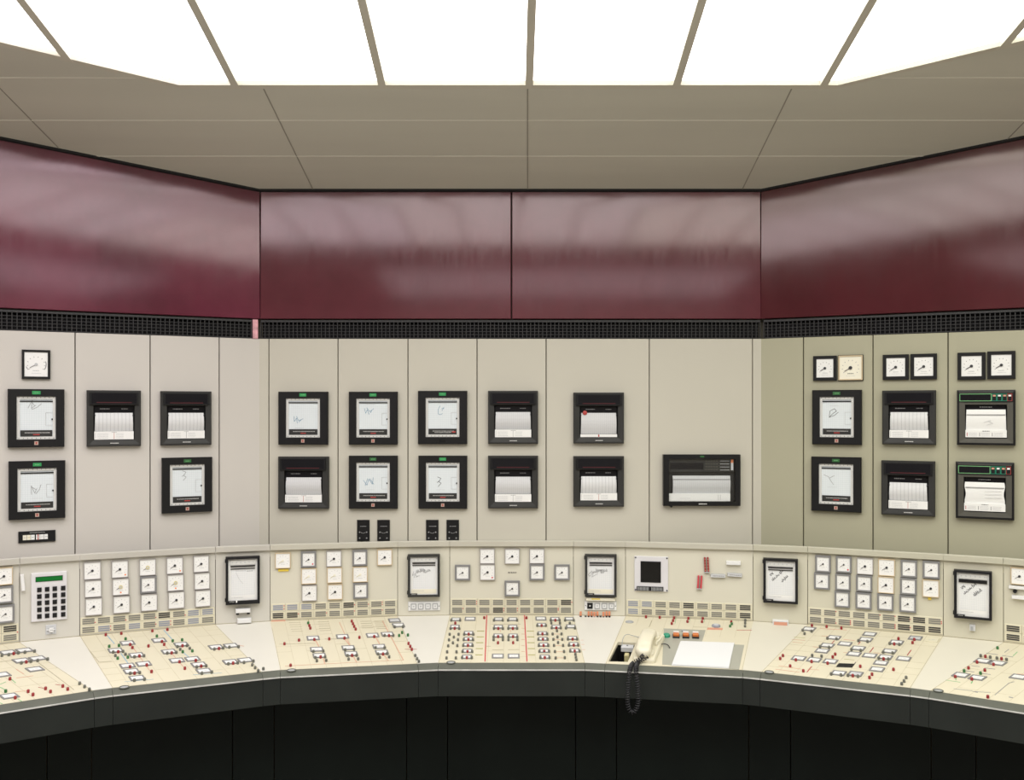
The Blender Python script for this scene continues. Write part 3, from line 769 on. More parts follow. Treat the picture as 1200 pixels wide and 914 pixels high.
paper_recorder(WC, 409, 459, 466, 521, 'paper recorder with blue scrawl near its top, above a turquoise-scrawled one', 'v', 'blue_ink', (-.12, .17), seed=5)
paper_recorder(WC, 409, 534, 466, 596, 'paper recorder with turquoise wavy scrawl above the left pair of black modules', 'x', 'blue_ink', (-.12, .0), green='green_tag_dark', seed=6)
paper_recorder(WC, 490, 458, 547.5, 520.5, 'paper recorder with blue hook scrawl and a black slot instead of a badge', 'c', 'blue_ink', (-.05, .17), badge=False, seed=7)
paper_recorder(WC, 490.5, 534, 547.5, 596, 'paper recorder with small black scrawl above the right pair of black modules', 'z', 'black_ink', (-.1, .0), seed=8)
strip_recorder(WC, 326.5, 535, 385.5, 596, 'strip recorder below a paper recorder, first right of left corner', 3)
strip_recorder(WC, 572, 458, 630.5, 520, 'upper strip recorder on the panel left of the broad panels', 0)
strip_recorder(WC, 572, 534, 630.5, 595.5, 'lower strip recorder on the panel left of the broad panels', 6)
strip_recorder(WC, 672, 460, 731, 519.5, 'upper strip recorder on broad panel, red disc at its paper edge', 3, pen=True, lowroll=True)
strip_recorder(WC, 672, 534.5, 731, 593.5, 'lower strip recorder on broad panel left of the wide recorder', 1)
paper_recorder(WR, 952, 457, 1010, 521, 'paper recorder under the black and cream gauge pair on the right wall', 'curl', 'black_ink', (-.1, .10), green='green_tag_dark', seed=9)
paper_recorder(WR, 951, 535.5, 1009.5, 599.5, 'paper recorder in the lower row on the right wall, faint wavy trace', 'wave', 'grey_ink', (-.15, .12), green='green_tag_dark', seed=10, window=False, hs=.045)
strip_recorder(WR, 1034, 457.5, 1097, 521, 'upper strip recorder on right wall, under two black gauges', 2)
strip_recorder(WR, 1033, 540, 1096, 604, 'lower strip recorder on right wall, crumpled paper', 5)
button_recorder(WR, 1121.5, 457, 1190, 521.5, 'black recorder with green-edged buttons under the rightmost gauges', 2)
button_recorder(WR, 1120, 541.5, 1188.5, 608, 'black recorder with green-edged buttons, lower one at far right', 4, True)

# the wide recorder behind its glass door
a, b, w, h = WC.box(777, 532.5, 867, 592.5, .012); S4 = ((-1, -1), (1, -1), (1, 1), (-1, 1))
root = thing('chart_recorder', WC.mw(a, b), 'wide black chart recorder with glass door, alone on its broad panel', 'chart recorder')
iw, ih, icy = w * .86, h * .84, 0
p = MB(); p.loft([[(sx * (w / 2 - i), sy * (h / 2 - i), z) for sx, sy in S4] for i, z in ((0, 0), (0, .024), (.003, .027))] +
                 [[(sx * iw / 2, icy + sy * ih / 2, .027) for sx, sy in S4], [(sx * iw / 2, icy + sy * ih / 2, .002) for sx, sy in S4]], 'black_plastic')
p.flat(0, 0, iw, ih, .0025, 'dark_grey_plastic'); part(p, 'bezel', root)
p = MB(); p.box(-iw * .49, iw * .49, ih * .19, ih * .49, .003, .014, 'dark_grey_plastic'); p.box(-iw * .48, iw * .03, ih * .25, ih * .40, .014, .0145, 'visor')
for i in range(5):
    for j in range(4): p.box(iw * (.06 + .04 * i), iw * (.085 + .04 * i), ih * (.23 + .065 * j), ih * (.262 + .065 * j), .014, .0155, 'brown_grey_plastic')
for j in range(4): p.box(iw * .28, iw * .42, ih * (.23 + .07 * j), ih * (.238 + .07 * j), .014, .0148, 'light_grey_plastic')
p.box(iw * .445, iw * .48, ih * .23, ih * .40, .014, .0152, 'light_grey_plastic'); p.box(iw * .445, iw * .48, ih * .40, ih * .48, .014, .0152, 'orange_dot'); part(p, 'control_strip', root)
c = MB(); rows = []
for i in range(11):
    t = i / 10; y = ih * (.10 - .41 * t); z = .006 + .012 * math.sin(math.pi * (t * .8 + .1)); rows.append([(-iw * .435, y, z), (iw * .435, y, z)])
for r0, r1 in zip(rows, rows[1:]): c.face([r1[0], r1[1], r0[1], r0[0]], 'chart_roll_fine')
c.line((-iw * .43, ih * .015), (iw * .43, ih * .015), .003, .0165, 'grey_ink'); part(c, 'chart_paper', root)
l = MB(); l.box(-iw * .495, iw * .43, -ih * .49, -ih * .31, .010, .019, 'white_label'); l.flat(iw * .25, -ih * .40, .0012, ih * .12, .0194, 'grey_ink'); l.flat(iw * .28, -ih * .40, .0012, ih * .12, .0194, 'grey_ink')
print_row(l, -iw * .25, -ih * .42, iw * .16, .0016, 'light_ink', 4, .0194); part(l, 'legend_strip', root)
m = MB(); print_row(m, iw * .01, -h / 2 + h * .04, .034, .0042, 'white_ink', 5, .0274, .12); part(m, 'maker_mark', root)
g = MB(); g.rect(iw * .0, h / 2 - .008, .016, .007, [(0, .027), (0, .028)], 'green_tag_dark', cap='green_tag_dark'); part(g, 'green_tag', root)
k = MB(); k.cyl(-w * .40, -h / 2 - .001, [(.005, .010), (.005, .028), (.003, .030)], 'black_plastic', 12); part(k, 'door_lock', root)
gm = bpy.data.materials.new('clear_pane'); gm.use_nodes = True; nt = gm.node_tree; nt.nodes.clear()
o_ = nt.nodes.new('ShaderNodeOutputMaterial'); mx = nt.nodes.new('ShaderNodeMixShader'); tr = nt.nodes.new('ShaderNodeBsdfTransparent'); gl = nt.nodes.new('ShaderNodeBsdfGlossy')
gl.inputs['Roughness'].default_value = .03; mx.inputs[0].default_value = .03; tr.inputs[0].default_value = (.985, .99, .99, 1)
nt.links.new(tr.outputs[0], mx.inputs[1]); nt.links.new(gl.outputs[0], mx.inputs[2]); nt.links.new(mx.outputs[0], o_.inputs[0]); MATS['clear_pane'] = gm
g = MB(); g.box(-iw * .499, iw * .499, -ih * .499, ih * .499, .0235, .025, 'clear_pane'); part(g, 'glass_door', root)

# ------------------------------------------------------------------ meters
def meter(fr, x0, y0, x1, y1, label, kind='white', hub='black', dot=None, group='square meters on the console', name='panel_meter', flag=False, off=.008):
    a, b, w, h = fr.box(x0, y0, x1, y1, off)
    root = thing(name, fr.mw(a, b), label, 'meter', group)
    bw = {'white': .0022, 'grey': .0068, 'cream': .0026, 'black': .0085, 'thin': .0055, 'gold': .003}[kind] * (w / .062)
    bm = {'white': 'bezel_light', 'grey': 'bezel_grey', 'cream': 'bezel_cream', 'black': 'black_plastic', 'thin': 'black_plastic', 'gold': 'bezel_cream'}[kind]
    dm = 'dial_cream' if kind == 'gold' else 'dial_white'
    p = MB(); p.rect(0, 0, w, h, [(0, 0), (0, .011), (.001, .012), (bw, .012), (bw + .0004, .0085)], bm)
    if kind == 'gold': p.rect(0, 0, w + .004, h + .004, [(0, 0), (0, .008), (.002, .008)], 'black_plastic')
    part(p, 'bezel', root)
    d = MB(); iw, ih = w - 2 * bw, h - 2 * bw; d.flat(0, 0, iw, ih, .009, dm)
    R = min(iw, ih) * .40; n = 9 if w < .08 else 10; tw = w * .02
    for i in range(n):
        th = math.radians(215 - 250 * i / (n - 1)); c_, s_ = math.cos(th), math.sin(th)
        d.line((c_ * R * .86, s_ * R * .86 - .001), (c_ * R, s_ * R - .001), tw, .0093, 'grey_ink', .0002)
    print_row(d, 0, -ih * .26, iw * .28, h * .03, 'light_ink' if kind != 'gold' else 'black_ink', int(x0), .0093)
    if kind == 'gold' or w > .08: print_row(d, 0, -ih * .36, iw * .4, h * .018, 'light_ink', int(x0) + 1, .0093)
    if flag:   # heavy arcs at the ends of the scale
        for t0, t1 in ((20, -35), (215, 195)):
            pts = [(R * 1.07 * math.cos(math.radians(t0 + (t1 - t0) * k / 6)), R * 1.07 * math.sin(math.radians(t0 + (t1 - t0) * k / 6))) for k in range(7)]
            for u, v in zip(pts, pts[1:]): d.line(u, v, .003, .0094, 'grey_ink', .0002)
    if dot: d.cyl(iw * .34 if dot != 'orange_low' else .0, -ih * .36, [(h * .05, .0091), (h * .05, .0097)], 'red_dot' if dot == 'red' else 'orange_dot', 10)
    part(d, 'dial', root)
    hr = w * (.075 if kind in ('white', 'cream', 'gold') else .056); th = math.radians(212)
    k = MB(); k.line((-.1 * R * math.cos(th), -.1 * R * math.sin(th)), (R * .80 * math.cos(th), R * .80 * math.sin(th)), w * .026, .0112, 'grey_ink' if flag else 'black_ink' if hub != 'faint' else 'hub_yellow', .0005); part(k, 'needle', root)
    k = MB(); hm = {'black': 'black_ink', 'yellow': 'hub_yellow', 'faint': 'light_ink' if flag else 'dial_cream'}[hub]
    k.cyl(0, 0, [(hr * (1.5 if hub == 'yellow' else 1), .009), (hr * (1.5 if hub == 'yellow' else 1), .0122)], hm, 14)
    if hub == 'yellow': k.cyl(0, 0, [(hr * .8, .0122), (hr * .8, .0126)], 'light_ink', 12)
    part(k, 'hub', root)
    return root
GW = 'large gauges above the recorders'
meter(WL, 25.5, 410, 59, 444, 'large round-scale gauge in thin black frame, alone above the far left recorders', 'thin', 'faint', group=GW, flag=True, name='wall_gauge')
meter(WR, 953, 417, 980.5, 446, 'black-framed gauge left of the cream-dialled one', 'black', group=GW, name='wall_gauge')
meter(WR, 982.5, 416.5, 1011, 445.5, 'cream-dialled gauge, the only one with bold scale marks', 'gold', group=GW, name='wall_gauge')
meter(WR, 1034.5, 415.5, 1065, 445, 'black-framed gauge, left one over the right wall strip recorders', 'black', group=GW, name='wall_gauge')
meter(WR, 1067, 414.5, 1098, 444.5, 'black-framed gauge, right one over the right wall strip recorders', 'black', group=GW, name='wall_gauge')
meter(WR, 1122, 413, 1155, 445, 'black-framed gauge, left one over the button recorders', 'black', group=GW, name='wall_gauge')
meter(WR, 1157, 411.5, 1190, 444, 'black-framed gauge, rightmost of all', 'black', group=GW, name='wall_gauge')

U = {k: SEC[k]['uf'] for k in SEC}
LOOK = {'white': 'white square meter', 'grey': 'grey-framed meter', 'cream': 'cream-edged meter'}
def col(sec, where, items):
    pos = {1: ['alone'], 2: ['upper', 'lower'], 3: ['top', 'middle', 'bottom']}[len(items)]
    for i, (x0, y0, x1, y1, kind, hub, dot) in enumerate(items):
        bits = [q for q in ({'yellow': 'yellow hub', 'faint': 'faint needle', 'black': ''}[hub], ('red sticker' if dot == 'red' else 'orange sticker') if dot else '') if q]
        e = ' with ' + ' and '.join(bits) if bits else ''
        meter(U[sec], x0, y0, x1, y1, '%s%s, %s of %s' % (LOOK[kind], e, pos[i], where), kind, hub, dot)
W, G, C = 'white', 'grey', 'cream'
col(-6, 'the column cut by the left edge', [(-6, 665, 15, 685.5, C, 'black', None), (-5, 687, 15.5, 707, G, 'black', None), (-4, 709, 17, 730, G, 'black', None)])
cb = '%s column right of keypad'
col(-4, cb % 'first', [(98, 658.5, 118.4, 679, W, 'black', None), (99, 679.8, 119.2, 699.8, W, 'black', None), (99.8, 700.8, 120, 721, W, 'black', None)])
col(-4, cb % 'second', [(130.6, 657, 150.4, 677, W, 'black', 'orange'), (131.6, 677.8, 151.4, 697.4, W, 'yellow', 'orange_low'), (132.6, 698.4, 152.4, 718.4, W, 'black', None)])
col(-4, cb % 'third', [(163.2, 655.2, 182.8, 674.4, W, 'yellow', None), (164, 675.2, 183.6, 695, G, 'black', None), (165, 696, 184.6, 715.8, W, 'black', None)])
col(-4, cb % 'fourth', [(195, 653, 214.6, 672.4, W, 'black', 'orange'), (196, 673.2, 215.6, 692.4, W, 'yellow', 'orange_low'), (197, 693.2, 216.4, 713, W, 'black', None)])
col(-4, cb % 'fifth', [(226.6, 651, 245, 670.4, W, 'black', None), (227.6, 671.2, 246, 690.6, W, 'black', None), (228.6, 691.4, 247, 710.8, W, 'black', None)])
meter(U[-2], 322.4, 647.8, 340.6, 666, 'cream-edged meter with faint yellow needle above a yellow tag, right of the left chart recorder', C, 'faint')
cc = '%s full column right of yellow tag'
col(-2, cc % 'first', [(352.6, 646.2, 370.6, 665, G, 'black', 'red'), (353, 665.8, 370.8, 684.4, C, 'faint', None), (353.6, 685.6, 371.4, 704.2, W, 'black', None)])
col(-2, cc % 'second', [(382.4, 645.4, 400.2, 664, W, 'black', None), (383.2, 664.8, 401, 683.2, C, 'faint', None), (383.8, 684.4, 401.6, 702.6, C, 'black', None)])
col(-2, cc % 'third', [(413, 644.6, 430.4, 663, G, 'black', None), (413.4, 664, 430.8, 682.2, C, 'faint', None), (414, 683, 431.4, 701.4, G, 'black', None)])
meter(U[-2], 442, 643.6, 459.6, 662.4, 'cream-edged meter alone, just left of the second tall chart recorder', C)
meter(U[0], 533.2, 662, 551, 680, 'grey-framed meter alone, just right of the second tall chart recorder', G)
col(0, 'the left pair of the middle section', [(562.2, 643, 579.8, 660.6, W, 'black', None), (562.4, 661.2, 580.2, 679.8, W, 'black', 'red')])
meter(U[0], 591.6, 643, 609, 660.8, 'white square meter, topmost at the centre of the middle section', W)
meter(U[0], 591.4, 680.6, 609.2, 698.8, 'grey-framed meter, lowest of the middle section, directly above the slots', G)
col(0, 'the right pair of the middle section', [(620.4, 643, 638, 660.4, W, 'black', None), (620.4, 661, 638.2, 680, G, 'black', None)])
meter(U[0], 649.6, 661.6, 667.6, 679.8, 'grey-framed meter alone, just left of the third tall chart recorder', G)
cd = '%s column right of fourth chart recorder'
col(4, cd % 'first', [(955.4, 651, 973.6, 670.8, G, 'black', None), (954, 671.4, 972.4, 690.6, G, 'black', None)])
col(4, cd % 'second', [(979.6, 652, 998, 671.4, G, 'black', 'red'), (978.8, 672.6, 996.8, 692, G, 'black', None), (978, 692.8, 996, 711.8, G, 'black', None)])
col(4, cd % 'third', [(1004, 654, 1023.4, 673.2, W, 'black', None), (1003.2, 674.2, 1022.2, 693.4, G, 'black', None), (1002.6, 694.4, 1021.4, 713.8, G, 'black', None)])
col(4, cd % 'fourth', [(1029.2, 655.2, 1048.8, 675, C, 'black', None), (1028.6, 675.8, 1047.8, 695.2, C, 'black', None), (1028, 696, 1047.2, 715.6, G, 'black', None)])
col(4, cd % 'fifth', [(1055.5, 656.6, 1074.8, 676.6, G, 'black', None), (1054.8, 677.4, 1074.4, 697, G, 'black', None), (1054, 697.8, 1073.6, 717.6, G, 'black', None)])
col(4, cd % 'sixth', [(1081.2, 657.6, 1101.4, 678, G, 'black', None), (1080.8, 679.4, 1100.6, 699.8, C, 'black', None)])
meter(U[6], 1184.4, 665.4, 1205, 685.2, 'cream-edged meter at the right edge, above a white rail', C)

# ------------------------------------------------------------------ tall chart recorders on the console
def tall_recorder(sec, x0, y0, x1, y1, label, style, seed):
    fr = U[sec]; a, b, w, h = fr.box(x0, y0, x1, y1, .014)
    root = thing('chart_recorder', fr.mw(a, b), label, 'chart recorder', 'tall chart recorders on the console'); S4 = ((-1, -1), (1, -1), (1, 1), (-1, 1))
    bl = w * .075
    p = MB(); p.loft([[(sx * (w / 2 - i), sy * (h / 2 - i), z) for sx, sy in S4] for i, z in ((0, 0), (0, .026), (.0015, .028))] +
                     [[(sx * (w / 2 - bl), sy * (h / 2 - bl * .9), .028) for sx, sy in S4], [(sx * (w / 2 - bl), sy * (h / 2 - bl * .9), .016) for sx, sy in S4]], 'dark_grey_plastic' if style in ('plain', 'tag') else 'key_black')
    part(p, 'frame', root)
    iw, ih = w - 2 * bl, h - 1.8 * bl
    q = MB(); q.flat(0, 0, iw, ih, .018, 'white_label'); q.flat(.001, -ih * .04, iw * .80, ih * .62, .0184, 'chart_grid')
    q.flat(0, -ih * .42, iw * .92, ih * .12, .0182, 'cream_paper' if style in ('plain', 'tag') else 'white_label')
    r = random.Random(seed); z = .0190
    if style == 'hand':
        q.strokes(-iw * .30, ih * .16, .014, HAND['x'], .0011, z, 'black_ink', .7)
        q.strokes(-iw * .26, -ih * .01, .036, cursive(1.7, seed, .30), .0012, z, 'black_ink', .80)
        q.strokes(iw * .06, -ih * .03, .036, cursive(1.05, seed + 3, .34), .0013, z, 'black_ink', .80)
    elif style == 'clip':
        print_row(q, -iw * .08, ih * .22, iw * .32, .003, 'light_ink', seed, z); print_row(q, iw * .24, ih * .21, iw * .2, .003, 'grey_ink', seed, z)
        q.strokes(-iw * .12, ih * .04, .04, [[(-.3, .6), (-.1, .1), (.1, -.2), (.35, -.5)]], .0012, z, 'light_ink')
    else:
        q.strokes(-iw * .26, ih * .06, .026, cursive(1.5, seed, .6), .0013, z, 'grey_ink', .35); q.strokes(iw * .0, ih * .07, .026, cursive(1.2, seed + 7, .5), .0013, z, 'grey_ink', .3)
        q.strokes(-iw * .30, ih * .0, .030, HAND['v' if seed % 2 else 'loop'], .0013, z, 'grey_ink', -.5)
    print_row(q, -iw * .2, -ih * .40, iw * .4, .0018, 'light_ink', seed, z); part(q, 'chart_paper', root)
    s = MB(); s.box(-iw * .44, iw * .44, ih * .36, ih * .47, .0184, .0205, 'inner_frame')
    for i in range(6): s.flat(-iw * .36 + iw * .144 * i, ih * .42, .004, .005, .0209, 'light_ink')
    part(s, 'scale', root)
    s = MB()
    if sec == 5: s.box(-iw * .44, iw * .44, ih * .27, ih * .345, .0184, .023, 'black_plastic')
    else:
        s.box(-iw * .42, iw * .42, ih * .318, ih * .345, .0184, .023, 'black_plastic'); s.box(-iw * .42, iw * .42, ih * .262, ih * .282, .0184, .0215, 'dark_grey_plastic')
    part(s, 'pen_rail', root)
    s = MB(); s.box(-iw * .5, -iw * .25 if style != 'clip' else iw * .5, -ih * .5, -ih * .465, .018, .0275, 'key_black'); print_row(s, -iw * .38, -ih * .483, iw * .16, .002, 'white_ink', seed, .0279)
    if style == 'clip': s.box(-iw * .24, -iw * .19, -ih * .50, -ih * .45, .0275, .029, 'white_label')
    part(s, 'name_plate', root)
    s = MB()
    for yy in (h * .42, -h * .40): s.box(-w / 2 - .003, -w / 2 + .001, yy - .006, yy + .006, .004, .024, 'key_black')
    part(s, 'hinges', root); s = MB(); s.box(w / 2 - .001, w / 2 + .002, h * .05, h * .12, .010, .022, 'light_grey_plastic'); part(s, 'catch', root)
tall_recorder(-3, 264.5, 652, 304.5, 707.5, 'tall black-framed chart recorder above two white handles', 'clip', 3)
tall_recorder(-1, 478, 649.5, 515.5, 699, 'tall grey-framed chart recorder above a strip of four white buttons', 'plain', 5)
tall_recorder(1, 685.5, 649.5, 722.5, 699, 'tall grey-framed chart recorder above a cream strip and orange tags', 'tag', 8)
tall_recorder(3, 894.5, 654.5, 935, 706.5, 'tall black-framed chart recorder with handwriting, above the salmon-striped box', 'hand', 11)
tall_recorder(5, 1118, 668.5, 1162.5, 725, 'rightmost tall black-framed chart recorder, bold slanting handwriting', 'hand', 14)

# ------------------------------------------------------------------ fittings on the upright panels
def fit(sec, box_, name, label, cat, fn, group=None, rot=0.0, off=.004):
    a, b, w, h = U[sec].box(*box_, off); mb = MB(); fn(mb, w, h); return solo(mb, name, U[sec].mw(a, b, 0, rot), label, cat, group)
# keypad unit
a, b, w, h = U[-5].box(36.5, 670.5, 78.5, 727, .005)
root = thing('keypad', U[-5].mw(a, b), 'white keypad with green display and twenty black keys', 'keypad')
p = MB(); p.rect(0, 0, w, h, [(0, 0), (0, .008), (.0015, .0095)], 'lilac_plate', cap='lilac_plate'); part(p, 'face_plate', root)
p = MB(); p.rect(0, h * .37, w * .76, h * .105, [(0, .0094), (0, .0108), (.001, .0108), (.0012, .0100)], 'key_black', cap='lcd_green'); part(p, 'display', root)
kx = [-.29, -.075, .14, .375]; proto = None
for r in range(5):
    for c_ in range(4):
        x, y = kx[c_] * w + .002, h * (.155 - .137 * r)
        if proto is None:
            m = MB(); m.rect(0, 0, w * .125, h * .092, [(0, .0094), (0, .0125), (.0012, .0135)], 'key_black', cap='key_black'); proto = put(m.build('key'), root); proto.matrix_basis = Matrix.Translation((x, y, 0))
        else: sub(proto, root, x, y)
fit(-5, (24.5, 673, 29, 692), 'handle', 'slim white upright handle just left of the keypad', 'handle', lambda m, w, h: m.rect(0, 0, w, h, [(0, 0), (0, .014), (.001, .018)], 'white_plastic', cap='white_plastic'), rot=.08)
a, b, w, h = U[-5].box(53.5, 732, 66, 743); root = thing('lock_switch', U[-5].mw(a, b), 'tiny square switch with crossbar below the keypad', 'switch')
p = MB(); p.rect(0, 0, w, h, [(0, 0), (0, .003), (.0006, .0035)], 'light_grey_plastic', cap='light_grey_plastic'); part(p, 'plate', root)
p = MB(); p.tube([(-w * .42, 0, .008), (w * .42, 0, .008)], .0022, 'steel', 8); p.cyl(0, 0, [(.004, .003), (.004, .008)], 'steel', 10); part(p, 'crossbar', root)
p = MB(); p.rect(w * .03, 0, w * .42, h * .45, [(0, .008), (0, .015), (.001, .016)], 'white_plastic', cap='white_plastic'); print_row(p, w * .03, 0, w * .2, .002, 'grey_ink', 2, .0164); part(p, 'toggle', root)
# white handles under the left tall recorder
a, b, w, h = U[-3].box(276, 711.5, 293.5, 719.5); root = thing('bar_handle', U[-3].mw(a, b), 'white bar handle with two black feet, upper of two under the left chart recorder', 'handle')
p = MB(); p.rect(0, h * .12, w, h * .62, [(0, .006), (0, .020), (.002, .024)], 'white_plastic', cap='white_plastic'); part(p, 'bar', root)
for s in (-1, 1): p = MB(); p.rect(s * w * .36, -h * .28, w * .2, h * .36, [(0, 0), (0, .016), (.001, .017)], 'key_black', cap='key_black'); part(p, 'foot', root)
fit(-3, (278, 724, 294.5, 729.5), 'bar_handle', 'plain white bar handle, lower of two under the left chart recorder', 'handle', lambda m, w, h: m.rect(0, 0, w, h, [(0, 0), (0, .016), (.0025, .020)], 'white_plastic', cap='white_plastic'))
fit(-2, (326, 666.8, 338.2, 669.6), 'yellow_tag', 'small yellow tag under the lone cream-edged meter', 'tag', lambda m, w, h: m.rect(0, 0, w, h, [(0, 0), (0, .004), (.001, .005)], 'yellow_tag', cap='yellow_tag'))
fit(4, (1087.5, 700, 1091.5, 703), 'yellow_tag', 'tiny ochre tag under the sixth meter column on the right', 'tag', lambda m, w, h: m.rect(0, 0, w, h, [(0, 0), (0, .004), (.001, .005)], 'yellow_tag', cap='yellow_tag'))
fit(1, (687, 699.6, 720.5, 703.4), 'cream_strip', 'cream strip with ochre print under the third chart recorder', 'strip', lambda m, w, h: (m.rect(0, 0, w, h, [(0, 0), (0, .018), (.001, .019)], 'cream_paper', cap='cream_paper'), m.flat(-w * .17, h * .1, w * .3, h * .4, .0194, 'yellow_tag')))
for sec, bx, lit, lab in ((-1, (478.3, 705, 515.8, 715.5), (), 'white strip with four pale square buttons under the second chart recorder'), (1, (685, 704.6, 722.5, 715), (0,), 'white strip of four buttons, leftmost one black, above the orange tags')):
    a, b, w, h = U[sec].box(*bx, .004); root = thing('button_strip', U[sec].mw(a, b), lab, 'button strip', 'four-button strips')
    p = MB(); p.rect(0, 0, w, h, [(0, 0), (0, .005), (.001, .006)], 'light_grey_plastic', cap='white_label')
    for s in (-1, 1): p.cyl(s * w * .465, 0, [(.002, .006), (.0015, .008)], 'black_ink', 8)
    part(p, 'plate', root)
    for i in range(4):
        x = w * (-.33 + .225 * i); p = MB(); blk = i in lit
        p.rect(x, 0, w * .17, h * .64, [(0, .006), (0, .0095), (.0012, .010), (.0030, .010), (.0035, .0088)], 'key_black' if blk else 'mid_grey_plastic', cap='key_black' if blk else 'white_plastic')
        p.flat(x, 0, w * .05, h * .16, .0093, 'white_ink' if blk else 'light_ink'); part(p, 'button', root)
# row of plug buttons with orange-red tags on the rear desk edge
PX = [680.5, 686.3, 689.8, 693.3, 696.7, 700.2, 703.7, 707.2, 710.8, 714.2]
tagx = {0, 2, 3, 4, 5, 7, 8, 9}
for i, x in enumerate(PX):
    a, b = U[1].at(x, 723, .012); root = thing('tag_holder', U[1].mw(a, b + (.0 if i not in (4, 7) else -.002)), ['black clip with orange tag standing alone at the left of the row'][0] if i == 0 else 'black clip in the tight row below the four-button strip, %s' % ['', 'first, without tag', 'second, orange tag', 'third, orange tag', 'fourth, orange tag', 'fifth, orange tag', 'sixth, without tag', 'seventh, orange tag', 'eighth, orange tag', 'last, orange tag'][i], 'clip', 'row of black clips with orange tags')
    p = MB(); p.rect(0, -.002, .0082, .0105, [(0, .001), (0, .014), (.001, .016)], 'key_black', cap='key_black'); part(p, 'clip', root)
    if i in tagx: p = MB(); p.rect(0, .0125, .0075, .0165, [(0, .004), (0, .006)], 'salmon', cap='orange_dot'); p.flat(0, .013, .003, .009, .0063, 'salmon'); part(p, 'tag', root)
# square black screen
a, b, w, h = U[2].box(743.5, 652, 783, 693, .004); root = thing('square_screen', U[2].mw(a, b), 'small black square screen in a white screwed plate', 'screen')
p = MB(); p.rect(0, 0, w, h, [(0, 0), (0, .005), (.001, .006)], 'lilac_plate', cap='lilac_plate'); part(p, 'plate', root)
p = MB(); p.rect(-w * .015, h * .06, w * .60, h * .60, [(0, .006), (0, .0085), (.002, .0085), (.003, .0065)], 'key_black', cap='screen_black'); part(p, 'screen', root)
p = MB(); p.rect(-w * .035, -h * .42, w * .79, h * .125, [(0, .006), (0, .010), (.001, .011)], 'key_black', cap='key_black')
for i in range(22):
    if i in (10, 11): continue
    p.flat(-w * .035 + w * .034 * (i - 10.5), -h * .42, w * .016, h * .095, .0114, 'mid_grey_plastic')
part(p, 'louvre', root)
for sx in (-1, 1):
    for sy in (-1, 1): p = MB(); p.cyl(sx * w * .465, sy * h * .46, [(.0032, .006), (.0032, .0075), (.002, .0085)], 'black_ink', 10); part(p, 'screw', root)
# red and white clip-on markers right of the screen
def rods(bx, xs_, label, m, rot):
    a, b, w, h = U[2].box(*bx, .004); root = thing('marker_holder', U[2].mw(a, b, 0, rot), label, 'marker', 'red double markers')
    p = MB(); p.rect(0, -h * .49, w, h * .08, [(0, 0), (0, .012), (.001, .013)], 'mid_grey_plastic', cap='mid_grey_plastic'); part(p, 'foot', root)
    for s in (-1, 1):
        p = MB(); p.rect(s * w * .30, 0, w * .34, h * .95, [(0, .002), (0, .010), (.001, .012)], m, cap=m)
        if m == 'knob_red':
            for k in range(5): p.flat(s * w * .27, h * (-.36 + .18 * k), w * .2, h * .05, .0124, 'salmon')
        part(p, 'red_bar', root)
rods((825, 652.5, 831, 670.5), None, 'pair of dark red speckled upright bars right of the square screen', 'knob_red', .05)
rods((817, 674, 823, 690), None, 'pair of plain bright red upright bars, lower left of the speckled pair', 'red_dot', -.06)
fit(2, (851, 657.3, 868, 661.8), 'label_holder', 'white label holder, highest of three right of the red bars', 'label holder', lambda m, w, h: m.rect(0, 0, w, h, [(0, 0), (0, .012), (.0015, .014)], 'white_plastic', cap='white_plastic'), 'label holders')
def lh(m, w, h): m.rect(0, 0, w, h, [(0, 0), (0, .012), (.001, .013)], 'mid_grey_plastic', cap='light_grey_plastic'); print_row(m, 0, 0, w * .7, .004, 'grey_ink', 3, .0134)
fit(2, (832.7, 672.5, 850, 676.5), 'label_holder', 'grey label holder, nearest to the red bars', 'label holder', lh, 'label holders')
fit(2, (852.5, 671.5, 869.5, 675.5), 'label_holder', 'grey label holder with dark print, directly below the white one', 'label holder', lh, 'label holders', rot=-.04)
a, b, w, h = U[3].box(905.5, 726.5, 924, 736.5, .01); root = thing('striped_box', U[3].mw(a, b), 'small white box with salmon stripe on the desk under the fourth chart recorder', 'box')
p = MB(); p.rect(0, 0, w, h, [(0, 0), (0, .022), (.002, .024)], 'white_plastic', cap='light_grey_plastic'); p.box(-w * .42, w * .42, -h * .02, h * .35, .024, .0245, 'salmon'); part(p, 'housing', root)
p = MB(); p.rect(0, -h * .32, w * .28, h * .2, [(0, .024), (0, .027)], 'key_black', cap='key_black'); part(p, 'latch', root)
a, b, w, h = U[5].box(1136.3, 732, 1143, 739, .006); root = thing('key_switch', U[5].mw(a, b), 'tiny white box switch below the rightmost tall chart recorder', 'switch')
p = MB(); p.rect(0, 0, w, h, [(0, 0), (0, .012), (.001, .013)], 'white_plastic', cap='light_grey_plastic'); part(p, 'housing', root)
p = MB(); p.rect(-w * .1, 0, w * .4, h * .5, [(0, .013), (0, .016)], 'mid_grey_plastic', cap='mid_grey_plastic'); part(p, 'button', root)
fit(6, (1182.5, 686.5, 1206, 690.2), 'white_rail', 'white rail at the right edge, directly under the cream-edged meter', 'rail', lambda m, w, h: m.rect(0, 0, w, h, [(0, 0), (0, .014), (.001, .016)], 'white_plastic', cap='white_plastic'), 'white rails')
fit(6, (1186, 698, 1208, 702), 'white_rail', 'white rail at the right edge, lower of two, below a black knob', 'rail', lambda m, w, h: m.rect(0, 0, w, h, [(0, 0), (0, .016), (.001, .018)], 'white_plastic', cap='white_plastic'), 'white rails')
fit(6, (1187, 690.4, 1192, 695), 'rotary_knob', 'small black round knob between the two white rails', 'knob', lambda m, w, h: m.cyl(0, 0, [(w / 2, 0), (w / 2, .010), (w * .35, .013)], 'key_black', 14))
